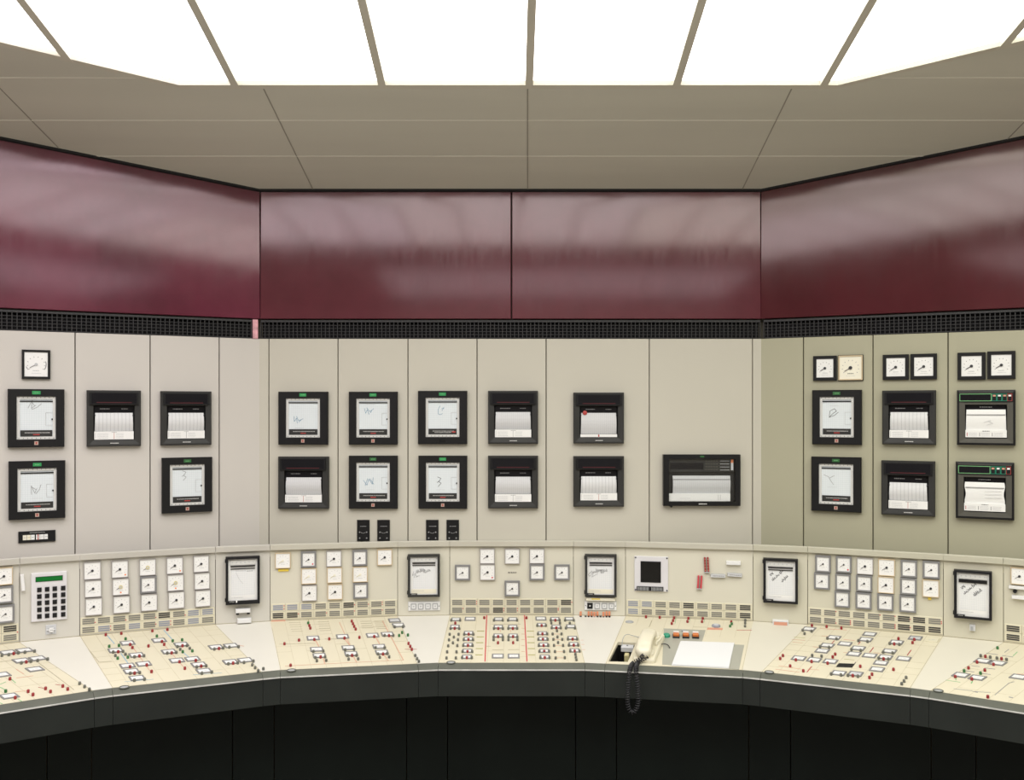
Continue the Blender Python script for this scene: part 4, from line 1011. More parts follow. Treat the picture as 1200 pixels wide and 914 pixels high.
fit(0, (595.5, 670.2, 604.5, 671.8), 'name_strip', 'minute dark lettering strip at the centre of the middle section', 'label', lambda m, w, h: (m.flat(0, 0, w, h, .0012, 'upright_paint'), print_row(m, 0, 0, w, h * .7, 'black_ink', 2, .0016)))

# modules and strip in the wall panels
for x, lab in ((418.5, 'leftmost of four small black modules above the console ledge'), (442.2, 'second small black module from the left'), (499.3, 'third small black module from the left'), (523.3, 'rightmost of four small black modules above the console ledge')):
    a, b, w, h = WC.box(x, 609.2, x + 14.6, 633.8, .003); root = thing('black_module', WC.mw(a, b), lab, 'module', 'small black modules')
    p = MB(); p.rect(0, 0, w, h, [(0, 0), (0, .005), (.001, .006)], 'key_black', cap='black_plastic'); part(p, 'face_plate', root)
    p = MB(); print_row(p, 0, h * .2, w * .5, .003, 'grey_ink', int(x), .0065); p.strokes(0, -h * .1, w * .3, [[(-.6, .1), (-.3, -.15), (.3, -.15), (.6, .1)]], .0015, .0067, 'grey_ink'); part(p, 'marking', root)
    for sx in (-1, 1):
        for yy in (-.08, -.36): p = MB(); p.cyl(sx * w * .28, yy * h, [(.0028, .006), (.0028, .009)], 'grey_ink', 10); part(p, 'socket', root)
a, b, w, h = WL.box(21.5, 622, 65, 635.2, .003); root = thing('counter_strip', WL.mw(a, b), 'narrow black strip with white number cells under the far left recorders', 'counter')
p = MB(); p.rect(0, 0, w, h, [(0, 0), (0, .006), (.001, .007)], 'key_black', cap='black_plastic'); print_row(p, 0, h * .36, w * .4, .002, 'white_ink', 1, .0075); part(p, 'housing', root)
for i in range(6):
    p = MB(); x = w * (-.33 + .108 * i + (.03 if i > 2 else 0)); p.rect(x, -h * .04, w * .100, h * .44, [(0, .007), (0, .0085)], 'cream_paper' if i < 2 else 'white_label', cap='cream_paper' if i < 2 else 'white_label'); print_row(p, x, -h * .04, w * .05, .003, 'hub_yellow' if i == 1 else 'light_ink', i, .0089); part(p, 'cell', root)
p = MB(); p.box(w * -.035 + .006, w * -.035 + .010, -h * .28, h * .2, .007, .0088, 'red_mark'); part(p, 'red_divider', root)

# ------------------------------------------------------------------ rows of slotted indicator tiles along the foot of each wide upright
TILE = {}
def tile_mesh(kind, tw, th):
    if (kind) not in TILE:
        m = MB(); m.rect(0, 0, tw - .0012, th - .0012, [(0, 0), (0, .0022), (.0008, .003)], 'tile_paint', cap='tile_paint')
        sm = {'g': 'slot_grey', 'b': 'slot_blue', 'k': 'slot_black'}[kind]
        for i in range(3): m.box(-tw * .37, tw * .37, th * (.215 - .235 * i) - th * .085, th * (.215 - .235 * i) + th * .085, .003, .0038, sm)
        TILE[kind] = m
    return TILE[kind]
ANN = {-6: 'ggggggggkggggggggg', -4: 'gggggkgbbgbgbgbgbgb'[:18], -2: 'bbbggkgggkkggggggg', 0: 'ggggggggkgggkggggg', 2: 'bbggkgggkbgggggggk'.replace(' ', ''), 4: 'gggggg kkgg gggggkkk'.replace(' ', '')[:18], 6: 'kkkkgggggkkkkggggg'}
REDS = {-6: [(1, 0, 0), (1, 8, .5)], -4: [(0, 0, -.2), (0, 2, -.2), (0, 4, -.2), (0, 6, -.2), (1, 1, -.2), (1, 1, .2), (1, 5, .2), (1, 5, -.2), (1, 4, 0)], -2: [(0, 0, .2), (0, 0, -.2), (0, 5, 0), (0, 6, .0), (0, 7, .2), (0, 7, -.1), (1, 1, .1), (1, 3, .1), (1, 5, .2), (1, 7, .2)],
        0: [(0, 1, .1), (0, 1, -.2), (1, 0, .2), (1, 3, .2), (1, 3, -.1), (1, 4, .2), (1, 4, -.1), (1, 7, .2), (1, 7, 0), (0, 8, 0)], 2: [], 4: [(0, 1, .2), (0, 4, .2), (0, 5, .2), (1, 1, -.2), (1, 2, .2), (1, 2, 0), (1, 2, -.2), (1, 5, .2), (1, 5, 0), (1, 5, -.2), (0, 6, 0), (1, 6, 0), (0, 8, 0), (0, 8, -.2)], 6: []}
for k in (-6, -4, -2, 0, 2, 4, 6):
    w = SEC[k]['w']; tw = (w - .006) / 9; th = .0312; up = SEC[k]['up']; red_at = {}
    for r, c, dy in REDS[k]: red_at.setdefault((r, c), []).append(dy)
    protos = {}; s = ANN[k].ljust(18, 'g')
    for r in range(2):
        for c in range(9):
            kd = s[r * 9 + c]; x = -w / 2 + .003 + tw * (c + .5); y = .0065 + th * (1.5 - r)
            if (r, c) in red_at:
                base = tile_mesh(kd, tw, th); m = MB(); m.v = list(base.v); m.f = list(base.f); m.m = list(base.m); m.mats = list(base.mats)
                for dy in red_at[(r, c)]: m.box(tw * .40, tw * .46, th * dy - .0018, th * dy + .0018, .003, .0045, 'red_dot')
                o = put(m.build('indicator_tile'), up); o.matrix_basis = Matrix.Translation((x, y, 0))
            elif kd in protos: sub(protos[kd], up, x, y)
            else:
                o = put(tile_mesh(kd, tw, th).build('indicator_tile'), up); o.matrix_basis = Matrix.Translation((x, y, 0)); protos[kd] = o
fit(-2, (318, 727, 334.5, 729.5), 'salmon_strip', 'flat salmon strip below the first tiles right of the left chart recorder', 'strip', lambda m, w, h: m.rect(0, 0, w, h, [(0, 0), (0, .004)], 'salmon', cap='salmon'))

# ------------------------------------------------------------------ knobs, windows and lines on the desks
def sec_at(px, py):
    best = None
    for k, S in SEC.items():
        df = S['df']; x, y = df.at(px, py); q = S['q']
        (x0, y0, _), (x1, y1, _), (x2, y2, _), (x3, y3, _) = q
        t = (y - y0) / (y3 - y0); l = x0 + (x3 - x0) * t; r = x1 + (x2 - x1) * t
        d = max(l - x, x - r, 0)
        if best is None or d < best[0]: best = (d, k, x, y)
    return best[1:]
def conv(reg, p): ox, oy, s = reg; return ox + p[0] / s, oy + p[1] / s
PROTO = {}
def desk_part(kind, k, x, y, build, z=.0006):
    top = SEC[k]['top']
    if kind in PROTO: o = sub(PROTO[kind], top, x, y, z)
    else:
        o = put(build().build(kind.split('|')[0]), top); o.matrix_basis = Matrix.Translation((x, y, z)); PROTO[kind] = o
    return o
def knob(colour, big=1.0):
    def f():
        m = MB(); m.cyl(0, 0, [(.0044, -.001), (.0045, .0080), (.0034, .0095)], 'knob_' + colour, 10); return m
    return f
def skew(k, y=None):
    (x0, y0, _), (x1, y1, _), (x2, y2, _), (x3, y3, _) = SEC[k]['q']; return ((x2 + x3) - (x0 + x1)) / ((y2 + y3) - (y0 + y1))
def window(w, h, face, sk=0.0):
    def f():
        m = MB(); m.rect(0, 0, w, h, [(0, -.001), (0, .0030), (.0006, .0036), (.0048, .0036), (.0052, .0024)], 'bezel_grey' if face != 'plain' else 'tile_paint', cap={'w': 'white_label', 'g': 'light_grey_plastic', 'plain': 'tile_paint'}[face])
        m.flat(w * .1, 0, w * .22, h * .08, .0026, 'light_ink'); m.flat(-w * .15, -h * .1, w * .12, h * .06, .0026, 'light_ink'); m.v = [(x + sk * y, y, z) for x, y, z in m.v]; return m
    return f
def run(reg, reds=(), greens=(), greys=(), wins=(), lines=(), ws=(.046, .036)):
    for colour, lst in (('red', reds), ('green', greens), ('grey', greys)):
        for p in lst:
            px, py = conv(reg, p); k, x, y = sec_at(px, py + 1.1); desk_part('%s_knob' % colour, k, x, y, knob(colour), z=.0006)
    for p in wins:
        face = p[2] if len(p) > 2 else 'w'; px, py = conv(reg, p); k, x, y = sec_at(px, py)
        desk_part('indicator_window|%s|%.3f%.3f|%d' % (face, ws[0], ws[1], k), k, x, y, window(ws[0], ws[1], face, skew(k)), z=.0)
    for m, a, b, *wd in lines:
        pa, pb = conv(reg, a), conv(reg, b); k, _, _ = sec_at((pa[0] + pb[0]) / 2, (pa[1] + pb[1]) / 2); df = SEC[k]['df']
        LINES.setdefault((k, m), []).append((df.at(*pa), df.at(*pb), wd[0] if wd else .0022))
LINES = {}
run((0, 710, 6), reds=[(97, 337), (185, 396), (70, 515), (198, 603), (232, 626), (107, 648), (320, 583), (355, 605), (441, 566), (476, 587)], greens=[(40, 602)],
    greys=[(13, 350), (62, 345), (130, 332), (175, 328), (243, 320), (150, 403), (218, 392), (265, 386), (335, 376), (560, 547), (595, 570), (628, 590)],
    wins=[(57, 330), (172, 315), (150, 387), (265, 372), (245, 448), (10, 487), (65, 637)],
    lines=[('red_line_faint', (112, 445), (168, 480)), ('red_line_faint', (115, 508), (235, 492)), ('red_mark', (270, 573), (305, 580)), ('red_mark', (390, 553), (425, 558)), ('red_line_faint', (105, 605), (192, 597)),
           ('line_green', (0, 552), (42, 535)), ('line_green', (0, 572), (40, 592)), ('line_green', (78, 515), (110, 542)), ('line_green', (0, 683), (18, 690)), ('line_green', (125, 655), (152, 672)), ('joint', (0, 395), (95, 380), .0015), ('joint', (270, 400), (520, 590), .0015)])
run((100, 710, 5), reds=[(120, 170), (211, 162), (263, 228), (276, 245), (193, 270), (317, 295), (370, 236), (262, 358), (360, 348), (289, 396), (388, 386), (393, 147), (481, 139), (449, 210), (462, 227), (569, 235), (506, 277), (552, 329), (647, 321), (679, 355), (583, 367), (783, 251), (866, 337)],
    greens=[(236, 194), (140, 238), (197, 233), (190, 308), (249, 302), (419, 178), (512, 206), (567, 200), (571, 270), (627, 265)],
    greys=[(163, 272), (221, 268), (235, 285), (176, 292), (344, 294), (288, 300), (263, 397), (319, 393), (287, 438), (347, 432), (540, 240), (596, 234), (612, 250), (556, 256), (533, 274), (480, 278), (652, 360), (708, 353), (683, 397), (741, 390), (756, 255), (808, 248), (844, 243), (898, 240), (838, 341), (893, 335), (930, 333), (985, 325), (978, 347), (995, 364), (1013, 382), (1043, 370)],
    wins=[(247, 220), (177, 263), (300, 290), (247, 353), (342, 342), (270, 385), (303, 425), (432, 204), (562, 228), (490, 270), (537, 322), (628, 313), (665, 346), (695, 383), (765, 243), (853, 235), (850, 330), (937, 320)],
    lines=[('line_blue', (130, 175), (170, 222), .003), ('line_blue', (208, 278), (250, 337), .003), ('line_blue', (460, 143), (512, 200), .003), ('line_blue', (572, 272), (606, 300), .003), ('salmon', (280, 245), (392, 400), .0016), ('salmon', (462, 228), (590, 375), .0016), ('joint', (18, 255), (80, 330), .0016), ('joint', (80, 330), (155, 325), .0016), ('red_line_faint', (860, 228), (930, 236)), ('line_blue', (230, 445), (400, 430), .0012), ('line_blue', (630, 405), (800, 393), .0012)], ws=(.046, .036))
run((300, 710, 5.4545), reds=[(341, 127), (347, 143), (373, 216), (275, 220), (182, 243), (468, 212), (413, 328), (221, 381), (612, 98), (620, 115), (628, 132), (637, 149), (566, 207), (661, 202), (614, 318), (756, 197), (850, 191), (812, 309), (975, 241), (986, 260), (996, 279)],
    greens=[(334, 110), (934, 171), (915, 190), (971, 187)],
    greys=[(367, 292), (430, 289), (380, 332), (442, 327), (389, 352), (449, 350), (570, 282), (627, 278), (585, 319), (643, 317), (592, 342), (653, 340), (765, 268), (822, 268), (780, 309), (838, 306), (791, 330), (851, 327), (822, 190), (878, 190), (886, 135), (940, 133), (1018, 318), (1030, 339), (1041, 356)],
    wins=[(365, 208), (553, 198), (745, 190), (840, 183), (388, 280), (405, 320), (590, 270), (608, 308), (787, 262), (805, 298), (885, 95, 'g'), (910, 125)],
    lines=[('red_line_faint', (533, 105), (600, 250)), ('red_line_faint', (808, 95), (942, 347), .003), ('red_line_faint', (380, 220), (403, 262), .003), ('red_line_faint', (430, 335), (440, 372), .003), ('red_line_faint', (765, 200), (790, 245), .003), ('red_line_faint', (620, 322), (643, 360), .003), ('red_line_faint', (820, 315), (845, 350), .003), ('red_line_faint', (566, 210), (600, 255), .003),
           ('red_mark', (952, 278), (1028, 278), .002), ('red_line_faint', (185, 385), (560, 365), .0015), ('red_line_faint', (560, 365), (940, 347), .0015), ('joint', (150, 245), (380, 240), .0015), ('line_olive', (334, 80), (336, 110), .002), ('joint', (440, 212), (515, 212), .0015)] +
          [('joint', (395 + 3 * i, 103 + 14 * i), (465 + 3 * i, 101 + 14 * i), .001) for i in range(5)] + [('joint', (210 + 4 * i, 108 + 14 * i), (285 + 4 * i, 106 + 14 * i), .001) for i in range(5)] + [('joint', (665 + 4 * i, 100 + 14 * i), (735 + 4 * i, 98 + 14 * i), .001) for i in range(4)] + [('joint', (755 + 4 * i, 98 + 12 * i), (820 + 4 * i, 97 + 12 * i), .001) for i in range(5)])
run((500, 700, 5.4545), reds=[(183, 165), (179, 199), (269, 236), (267, 271), (264, 309), (261, 348), (257, 387), (368, 131), (638, 131), (458, 200), (551, 200), (457, 252), (552, 252), (456, 291), (553, 291), (735, 181), (740, 235), (743, 270), (747, 309), (751, 347), (755, 387), (822, 147), (829, 196), (933, 268), (940, 307), (946, 345)],
    greys=[(157, 147), (214, 147), (153, 200), (208, 200), (147, 237), (204, 237), (174, 255), (143, 273), (200, 272), (168, 292), (138, 311), (196, 310), (131, 350), (191, 350), (127, 389), (187, 389), (240, 237), (298, 237), (237, 272), (296, 272), (234, 309), (293, 309), (230, 348), (291, 348), (227, 387), (288, 387), (430, 147), (486, 147), (520, 147), (578, 147), (430, 200), (487, 200), (522, 200), (578, 200), (428, 254), (487, 254), (428, 272), (487, 272), (523, 254), (580, 254), (523, 272), (580, 272), (707, 181), (762, 181), (712, 235), (770, 235), (714, 270), (773, 270), (717, 309), (777, 309), (721, 347), (782, 347), (727, 387), (785, 387), (793, 147), (850, 147), (797, 165), (852, 165), (799, 196), (857, 196), (833, 215), (805, 235), (862, 235), (836, 254), (810, 270), (867, 270), (840, 290), (814, 309), (872, 309), (820, 348), (878, 348), (825, 389), (883, 387), (885, 147), (940, 147), (915, 166), (890, 197), (948, 197), (903, 268), (962, 268), (909, 307), (968, 307), (918, 345), (977, 345), (951, 365), (954, 385), (957, 400)],
    wins=[(187, 143), (180, 190), (268, 230), (266, 268), (263, 305), (260, 345), (257, 383), (460, 142), (550, 142), (458, 190), (550, 190), (457, 247), (552, 247), (735, 178), (740, 232), (743, 268), (747, 305), (752, 345), (755, 383), (820, 140), (828, 190), (912, 140), (922, 188), (932, 262), (940, 302), (946, 342)],
    lines=[('red_dot', (384, 112), (373, 410), .0040), ('red_dot', (625, 112), (641, 410), .0040)] + [('line_olive', (a, y), (a + 46, y), .0055) for a, y in ((322, 216), (320, 253), (316, 290), (314, 328), (311, 368), (640, 216), (642, 253), (644, 290), (646, 328), (648, 368))] +
          [('red_line_faint', (605, y), (626, y), .0018) for y in (198, 235, 270, 309, 347)] + [('red_line_faint', (985 + 4 * i, y), (1003 + 5 * i, y), .002) for i, y in enumerate((274, 302, 335))] + [('red_line_faint', (812 + 4 * i, y), (866 + 4 * i, y), .002) for i, y in enumerate((235, 270, 309, 348, 387))] +
          [('joint', (412, 172), (600, 172), .001), ('joint', (376, 313), (410, 313), .001), ('joint', (418, 335), (490, 335), .0015), ('joint', (520, 335), (592, 335), .0015), ('red_line_faint', (470, 205), (472, 222), .002), ('red_line_faint', (538, 205), (536, 222), .002)], ws=(.037, .031))
run((500, 700, 5.4545), wins=[(278, 140), (730, 138), (455, 378), (556, 378)], ws=(.043, .034))
run((680, 700, 5.4545), reds=[(420, 125), (508, 129), (600, 131), (593, 149), (585, 168), (691, 135), (685, 155), (783, 135), (778, 156), (965, 158)], greens=[(958, 185), (968, 170)], greys=[(1055, 148), (1054, 165), (1053, 185)],
    lines=[('red_mark', (1000, 210), (1097, 211), .003), ('line_olive', (965, 130), (968, 170), .003), ('joint', (458, 148), (440, 190), .002), ('line_green', (612, 134), (606, 168), .0015), ('line_green', (700, 140), (696, 160), .0015), ('line_green', (795, 140), (790, 160), .0015), ('joint', (722, 190), (810, 192), .0015), ('joint_fine', (525, 285), (560, 290), .001)])
run((860, 710, 5.4545), reds=[(499, 126), (593, 133), (687, 142), (314, 319), (296, 338), (396, 347), (497, 357), (599, 368), (648, 310), (632, 328), (360, 386), (444, 417), (808, 388), (883, 439), (867, 460), (957, 340), (1020, 408), (1052, 210), (1025, 245), (1153, 216), (1142, 236), (760, 448)],
    greys=[(440, 157), (497, 163), (452, 178), (598, 208), (656, 212), (551, 262), (609, 267), (501, 318), (561, 323), (752, 281), (811, 286), (796, 224), (854, 229), (955, 298), (1015, 303), (926, 336), (988, 342), (996, 242), (1058, 248), (622, 437), (685, 444), (729, 446), (793, 452), (1101, 460), (1088, 483), (1073, 500)],
    wins=[(480, 150), (640, 205), (597, 255), (565, 290), (415, 337), (513, 347), (617, 357), (710, 245), (795, 273), (767, 310), (868, 183), (843, 217), (868, 320), (670, 432), (778, 437, 'g'), (915, 408), (940, 367), (968, 330), (995, 292), (1040, 235), (1085, 340), (1160, 208, 'g')],
    lines=[('red_mark', (643, 222), (625, 242), .0025), ('red_line_faint', (700, 215), (772, 222), .003), ('red_line_faint', (550, 145), (722, 155), .0025), ('red_mark', (497, 388), (467, 425), .003), ('red_line_faint', (285, 383), (430, 405), .0025), ('red_mark', (893, 266), (868, 298), .003), ('red_line_faint', (895, 300), (932, 304), .002), ('red_mark', (808, 230), (795, 247), .0025), ('red_mark', (1133, 283), (1108, 317), .003), ('red_line_faint', (265, 405), (420, 425), .002), ('red_line_faint', (560, 192), (600, 195), .002), ('red_line_faint', (505, 262), (545, 266), .002), ('red_line_faint', (370, 215), (455, 222), .0015), ('red_line_faint', (375, 232), (440, 238), .0015), ('red_line_faint', (700, 298), (750, 302), .0015), ('red_line_faint', (470, 405), (545, 410), .0015), ('line_olive', (705, 340), (770, 347), .0015), ('line_olive', (385, 200), (455, 206), .0015), ('black_ink', (778, 360), (764, 384), .002)], ws=(.044, .035))
run((1040, 710, 7.03), reds=[(807, 419), (940, 438), (738, 465), (873, 484), (668, 513), (802, 532), (559, 585), (695, 605), (827, 752)], greens=[(907, 348), (632, 538), (767, 557)], greys=[(768, 413), (847, 425), (902, 433), (981, 444)],
    wins=[(785, 457), (910, 475), (605, 573), (740, 595), (1080, 588), (365, 283, 'plain')],
    lines=[('grey_ink', (815, 390), (910, 403), .003), ('grey_ink', (945, 410), (1035, 422), .003), ('grey_ink', (965, 384), (1000, 358), .002), ('grey_ink', (690, 493), (760, 502), .002), ('grey_ink', (800, 512), (888, 522), .003), ('grey_ink', (640, 535), (715, 546), .003), ('grey_ink', (775, 556), (850, 567), .003), ('grey_ink', (545, 683), (700, 700), .002), ('grey_ink', (700, 705), (850, 716), .002), ('grey_ink', (885, 735), (1000, 637), .002), ('grey_ink', (1000, 637), (1045, 625), .002), ('line_green', (1070, 380), (1035, 412), .002), ('line_green', (560, 590), (565, 612), .003), ('line_green', (700, 620), (690, 640), .003), ('line_green', (480, 612), (600, 630), .0015), ('red_line_faint', (1070, 560), (1125, 566), .002), ('grey_ink', (720, 708), (745, 712), .006), ('grey_ink', (1000, 752), (1035, 757), .005)], ws=(.044, .036))
for (k, m), L in LINES.items():
    mb = MB()
    for a, b, wd in L:
        mb.line(a, b, wd, .0009, m, .0006)
        if m != 'joint': part(mb, 'mimic_line', SEC[k]['top']); mb = MB()
    if m == 'joint': part(mb, 'engraved_lines', SEC[k]['top'])

def on_desk(k, pts): return [SEC[k]['df'].at(*p) for p in pts]
def slab(name, k, pts, z0, z1, m, parent=True):
    q = on_desk(k, pts); mb = MB(); mb.loft([[(x, y, z0) for x, y in reversed(q)][::-1], [(x, y, z1) for x, y in q]], m, cap1=True)
    return mb
# black slot without its insert, right-hand desk
mb = slab('slot', 4, [(979.5, 781.7), (998.8, 782.4), (1001.3, 777.9), (983, 777.2)], -.0005, .0006, 'hole_black'); part(mb, 'empty_slot', SEC[4]['top'])
# round pull rings on the desk front edge
for px, py, k in ((145.5, 804, -4), (341.5, 784.2, -2), (528.5, 775, 0), (901.5, 786.3, 4), (1099.5, 808, 6), (737.7, 729, 2)):
    x, y = SEC[k]['df'].at(px, py + (1.6 if k != 2 else 0)); m = MB(); n = 20
    m.tube([(.0145 * math.cos(2 * math.pi * i / n), .010 * math.sin(2 * math.pi * i / n), .0012) for i in range(n + 1)], .0020, 'mid_grey_plastic' if px == 737.7 else 'edge_grey', 8); m.cyl(0, 0, [(.0095, .0), (.0095, .0014)], 'mid_grey_plastic', 20, sx=1.35)
    o = part(m, 'pull_ring', SEC[k]['top']); o.matrix_basis = Matrix.Translation((x, y, 0))
# section with the telephone: grey plate, push buttons, blue button
T2 = SEC[2]['top']; D2 = SEC[2]['df']
D5 = lambda x, y: (680 + x / 5.4545, 700 + y / 5.4545)
mb = slab('p', 2, [D5(524, 430), D5(1015, 462), D5(1048, 306), D5(776, 291), D5(801, 211), D5(534, 200)], 0, .0012, 'grey_plate'); part(mb, 'grey_plate', T2)
def pbtn(px, py, m, white=True):
    x, y = D2.at(*D5(px, py)); b_ = MB(); b_.rect(0, 0, .026, .030, [(0, .0012), (0, .006), (.001, .007)], 'key_black', cap='key_black')
    b_.rect(0, -.002, .022, .016, [(0, .007), (0, .014), (.0015, .016)], m, cap=m)
    if white: b_.rect(0, .010, .022, .008, [(0, .007), (0, .018), (.001, .019)], 'white_plastic', cap='white_plastic')
    o = part(b_, 'push_button', T2); o.matrix_basis = Matrix.Translation((x, y, 0))
x, y = D2.at(*D5(552, 252)); b_ = MB(); b_.cyl(0, 0, [(.013, .0012), (.013, .009), (.010, .012)], 'button_green', 20); o = part(b_, 'green_button', T2); o.matrix_basis = Matrix.Translation((x, y, 0))
for px in (613, 675, 737): pbtn(px, 253 + (px - 613) * .02, 'button_orange')
mb = slab('s', 2, [D5(810, 207), D5(909, 209), D5(912, 198), D5(815, 194)], 0, .0012, 'salmon'); part(mb, 'orange_strip', T2)
x, y = D2.at(*D5(868, 186)); b_ = MB(); b_.cyl(0, 0, [(.015, 0), (.015, .005), (.011, .008)], 'slot_blue', 20, sx=1.1); b_.cyl(0, 0, [(.010, .008), (.010, .0085)], 'light_grey_plastic', 16); o = part(b_, 'blue_button', T2); o.matrix_basis = Matrix.Translation((x, y, 0))
x, y = D2.at(*D5(660, 216)); b_ = MB(); b_.rect(0, 0, .014, .012, [(0, .0012), (0, .004)], 'dark_grey_plastic', cap='mid_grey_plastic'); o = part(b_, 'plate_label', T2); o.matrix_basis = Matrix.Translation((x, y, 0))

# paper sheets on the grey plate
q = on_desk(2, [D5(583, 438), D5(950, 457), D5(985, 297), D5(640, 285)])
cx_, cy_ = sum(p[0] for p in q) / 4, sum(p[1] for p in q) / 4
mb = MB()
for i in range(3):
    s_ = 1 - .012 * i; z0 = .0013 + .0016 * i; r = [(cx_ + (x - cx_) * s_ + .001 * i, cy_ + (y - cy_) * s_) for x, y in q]
    mb.loft([[(x - cx_, y - cy_, z0) for x, y in r], [(x - cx_, y - cy_, z0 + .0014) for x, y in r]], 'white_paper', cap1=True)
solo(mb, 'paper_sheets', D2.mw(cx_, cy_), 'white sheets of paper lying on the grey plate right of the telephone', 'paper')

# silver connector hanging in the black opening, with its pale lead
def P2(px, py, z): x, y = D2.at(px, py); return (x, y, z)
x, y = D2.at(735.2, 756.2); root = thing('connector', D2.mw(x, y), 'silver plug connector on a pale lead in the black opening beside the telephone', 'connector')
m = MB(); m.rect(0, 0, .046, .026, [(0, -.02), (0, -.004), (.002, -.002)], 'light_grey_plastic', cap='light_grey_plastic'); m.cyl(0, .0, [(.003, -.002), (.003, .001)], 'grey_ink', 8); part(m, 'shell', root)
m = MB(); m.rect(-.001, -.024, .018, .020, [(0, -.05), (0, -.026), (.003, -.022)], 'hub_yellow', cap='hub_yellow'); part(m, 'plug', root)
def arc(p, c, q, n=16): return [tuple((1 - t) ** 2 * a + 2 * t * (1 - t) * b + t * t * d for a, b, d in zip(p, c, q)) for t in [i / n for i in range(n + 1)]]
m = MB(); m.tube(arc((-.020, -.004, -.002), (-.022, .06, .03), (.012, .075, .008)) + arc((.012, .075, .008), (.03, .078, .004), (.05, .068, .001))[1:], .0013, 'mid_grey_plastic', 6); part(m, 'lead', root, smooth=True)

# ------------------------------------------------------------------ telephone
dfp = SEC[2]['df']
pa = D2.at(742.0, 775.5); pb = D2.at(766.5, 776.4); pc = D2.at(780.5, 741.5)
dirv = Vector((pc[0] - pb[0], pc[1] - pb[1]))
L = dirv.length; ang = math.atan2(dirv.y, dirv.x) - math.pi / 2
wbase = .080; mid = ((pa[0] + pb[0]) / 2, (pa[1] + pb[1]) / 2)
M = D2.mw(mid[0], mid[1] - .004, 0.0, ang)
root = thing('telephone', M, 'cream desk telephone with its handset lying lengthwise and a black coiled cord', 'telephone')
PLN = .235
m = MB()
def rr(w, y0, y1, r, z, n=5):
    pts = []
    for cx0, cy0, a0 in ((w / 2 - r, y0 + r, -90), (w / 2 - r, y1 - r, 0), (-w / 2 + r, y1 - r, 90), (-w / 2 + r, y0 + r, 180)):
        for i in range(n + 1): t = math.radians(a0 + 90 * i / n); pts.append((cx0 + r * math.cos(t), cy0 + r * math.sin(t), z))
    return pts
m.loft([rr(wbase, 0, PLN, .012, .0006), rr(wbase, 0, PLN, .012, .010), rr(wbase - .006, .003, PLN - .003, .010, .016)], 'phone_cream', cap1=True)
part(m, 'base', root)
m = MB(); m.loft([rr(.058, .012, .070, .018, .015), rr(.058, .012, .070, .018, .024), rr(.048, .017, .065, .014, .026)], 'phone_cream', cap1=True)
m.loft([rr(.058, .165, .222, .018, .015), rr(.058, .165, .222, .018, .024), rr(.048, .17, .217, .014, .026)], 'phone_cream', cap1=True)
part(m, 'cradle', root, smooth=False)
m = MB(); rings = []; hw = .053
for i in range(25):
    t = i / 24; y = -.006 + .200 * t; xo = -.003 - .008 * t
    endk = min(1, math.sin(math.pi * min(max(t, .0), 1)) * 3.2 + .12) ** .5
    wdt = hw * (1.0 + .16 * (abs(2 * t - 1) ** 3)) * endk
    zc = .037 + .014 * math.sin(math.pi * t) ; th = (.016 + .012 * abs(2 * t - 1) ** 4) * endk
    if t < .22 or t > .78: zc -= .003
    r = []
    for j in range(16):
        a_ = 2 * math.pi * j / 16; ca, sa = math.cos(a_), math.sin(a_)
        r.append((xo + wdt / 2 * math.copysign(abs(ca) ** .6, ca), y, zc + th * math.copysign(abs(sa) ** .7, sa) * (.8 if sa > 0 else 1.0)))
    rings.append(r[::-1])
m.loft(rings, 'phone_cream', cap0=True, cap1=True)
hs = part(m, 'handset', root, smooth=True)
m = MB(); m.tube(arc((.026, .12, .030), (.045, .16, .034), (.030, .20, .028)), .0035, 'phone_cream', 8); m.tube([(.026, .12, .030), (.026, .12, .014)], .0035, 'phone_cream', 8); m.tube([(.030, .20, .028), (.028, .20, .014)], .0035, 'phone_cream', 8); part(m, 'cradle_guard', root, smooth=True)
# black line lead behind the base
m = MB(); m.tube(arc((.040, .150, .010), (.062, .165, .012), (.072, .140, .003)), .0018, 'cord_black', 6); part(m, 'line_lead', root, smooth=True)
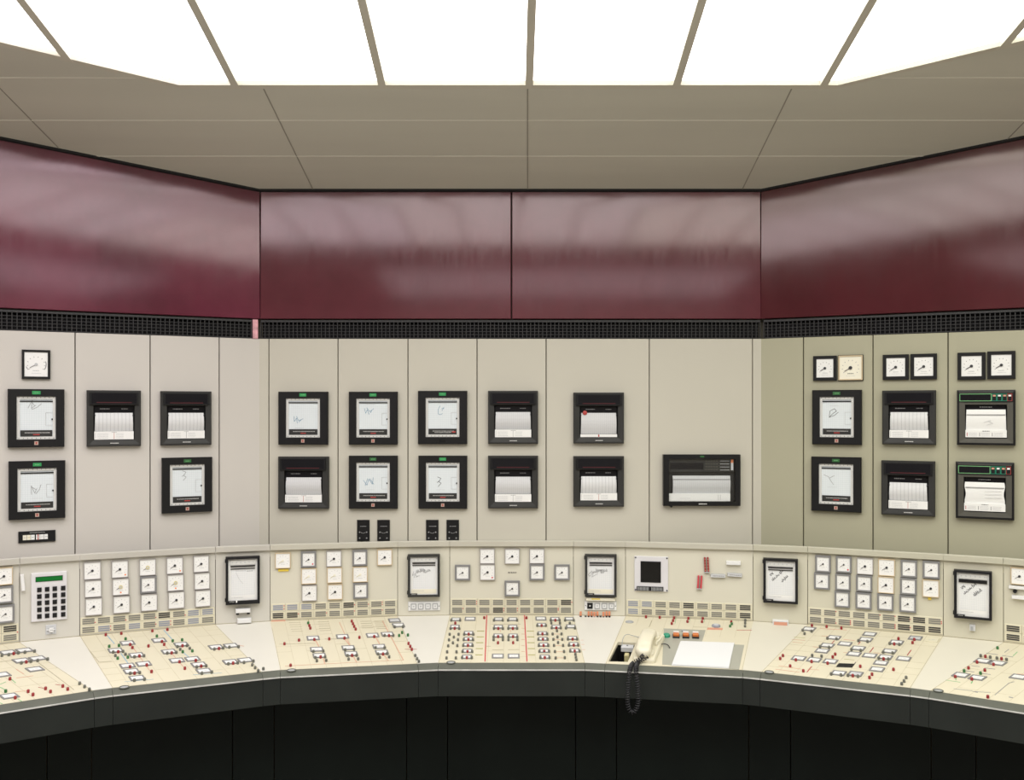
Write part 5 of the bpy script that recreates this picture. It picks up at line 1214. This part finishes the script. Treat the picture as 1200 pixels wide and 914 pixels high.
# coiled cord: from the mouthpiece over the desk edge, down in a loop and back up
def W(px, py, y): return Vector(((px - CX) / F * y, y, EYE + (HY - py) / F * y))
Mi = M.inverted()
start = M @ Vector((-.002, -.004, .036))
yf = GF[MID + 2].y - .004
way = [start, M @ Vector((-.004, -.020, .026)), W(741.5, 777.5, 3.34), W(738.3, 784.5, 3.275), W(736.8, 795, 3.258), W(735.6, 812, 3.258), W(735.8, 826, 3.258), W(739.0, 834, 3.258), W(744.0, 833, 3.258), W(747.6, 824, 3.258), W(747.6, 810, 3.258), W(746.2, 795, 3.258), W(745.6, 784.5, 3.275), W(747.5, 776.5, 3.345), M @ Vector((.010, .002, .022)), M @ Vector((.014, .014, .020))]
def catmull(P, per=14):
    out = []
    for i in range(len(P) - 1):
        p0, p1, p2, p3 = P[max(i - 1, 0)], P[i], P[i + 1], P[min(i + 2, len(P) - 1)]
        for j in range(per):
            t = j / per; out.append(.5 * ((2 * p1) + (p2 - p0) * t + (2 * p0 - 5 * p1 + 4 * p2 - p3) * t * t + (3 * p1 - p0 - 3 * p2 + p3) * t ** 3))
    return out + [P[-1]]
sp = catmull(way); ln = [0]
for a_, b_ in zip(sp, sp[1:]): ln.append(ln[-1] + (b_ - a_).length)
tot = ln[-1]; pitch = .0085; rad = .0072; N = int(tot / pitch * 10); helix = []; j = 0; up_ = Vector((1, 0, 0)); prevn = None
for i in range(N + 1):
    s_ = tot * i / N
    while j < len(ln) - 2 and ln[j + 1] < s_: j += 1
    f_ = (s_ - ln[j]) / max(1e-9, ln[j + 1] - ln[j]); p_ = sp[j].lerp(sp[j + 1], f_); t_ = (sp[min(j + 2, len(sp) - 1)] - sp[max(j - 1, 0)]).normalized()
    if prevn is None: prevn = t_.cross(Vector((0, 1, 0))).normalized()
    n_ = (prevn - t_ * prevn.dot(t_)).normalized(); prevn = n_; b_ = t_.cross(n_); ph = 2 * math.pi * s_ / pitch
    k_ = min(1, s_ / .012, (tot - s_) / .012)
    helix.append(Mi @ (p_ + (n_ * math.cos(ph) + b_ * math.sin(ph)) * rad * k_))
m = MB(); m.tube(helix, .0017, 'cord_black', 5); part(m, 'coiled_cord', root, smooth=True)
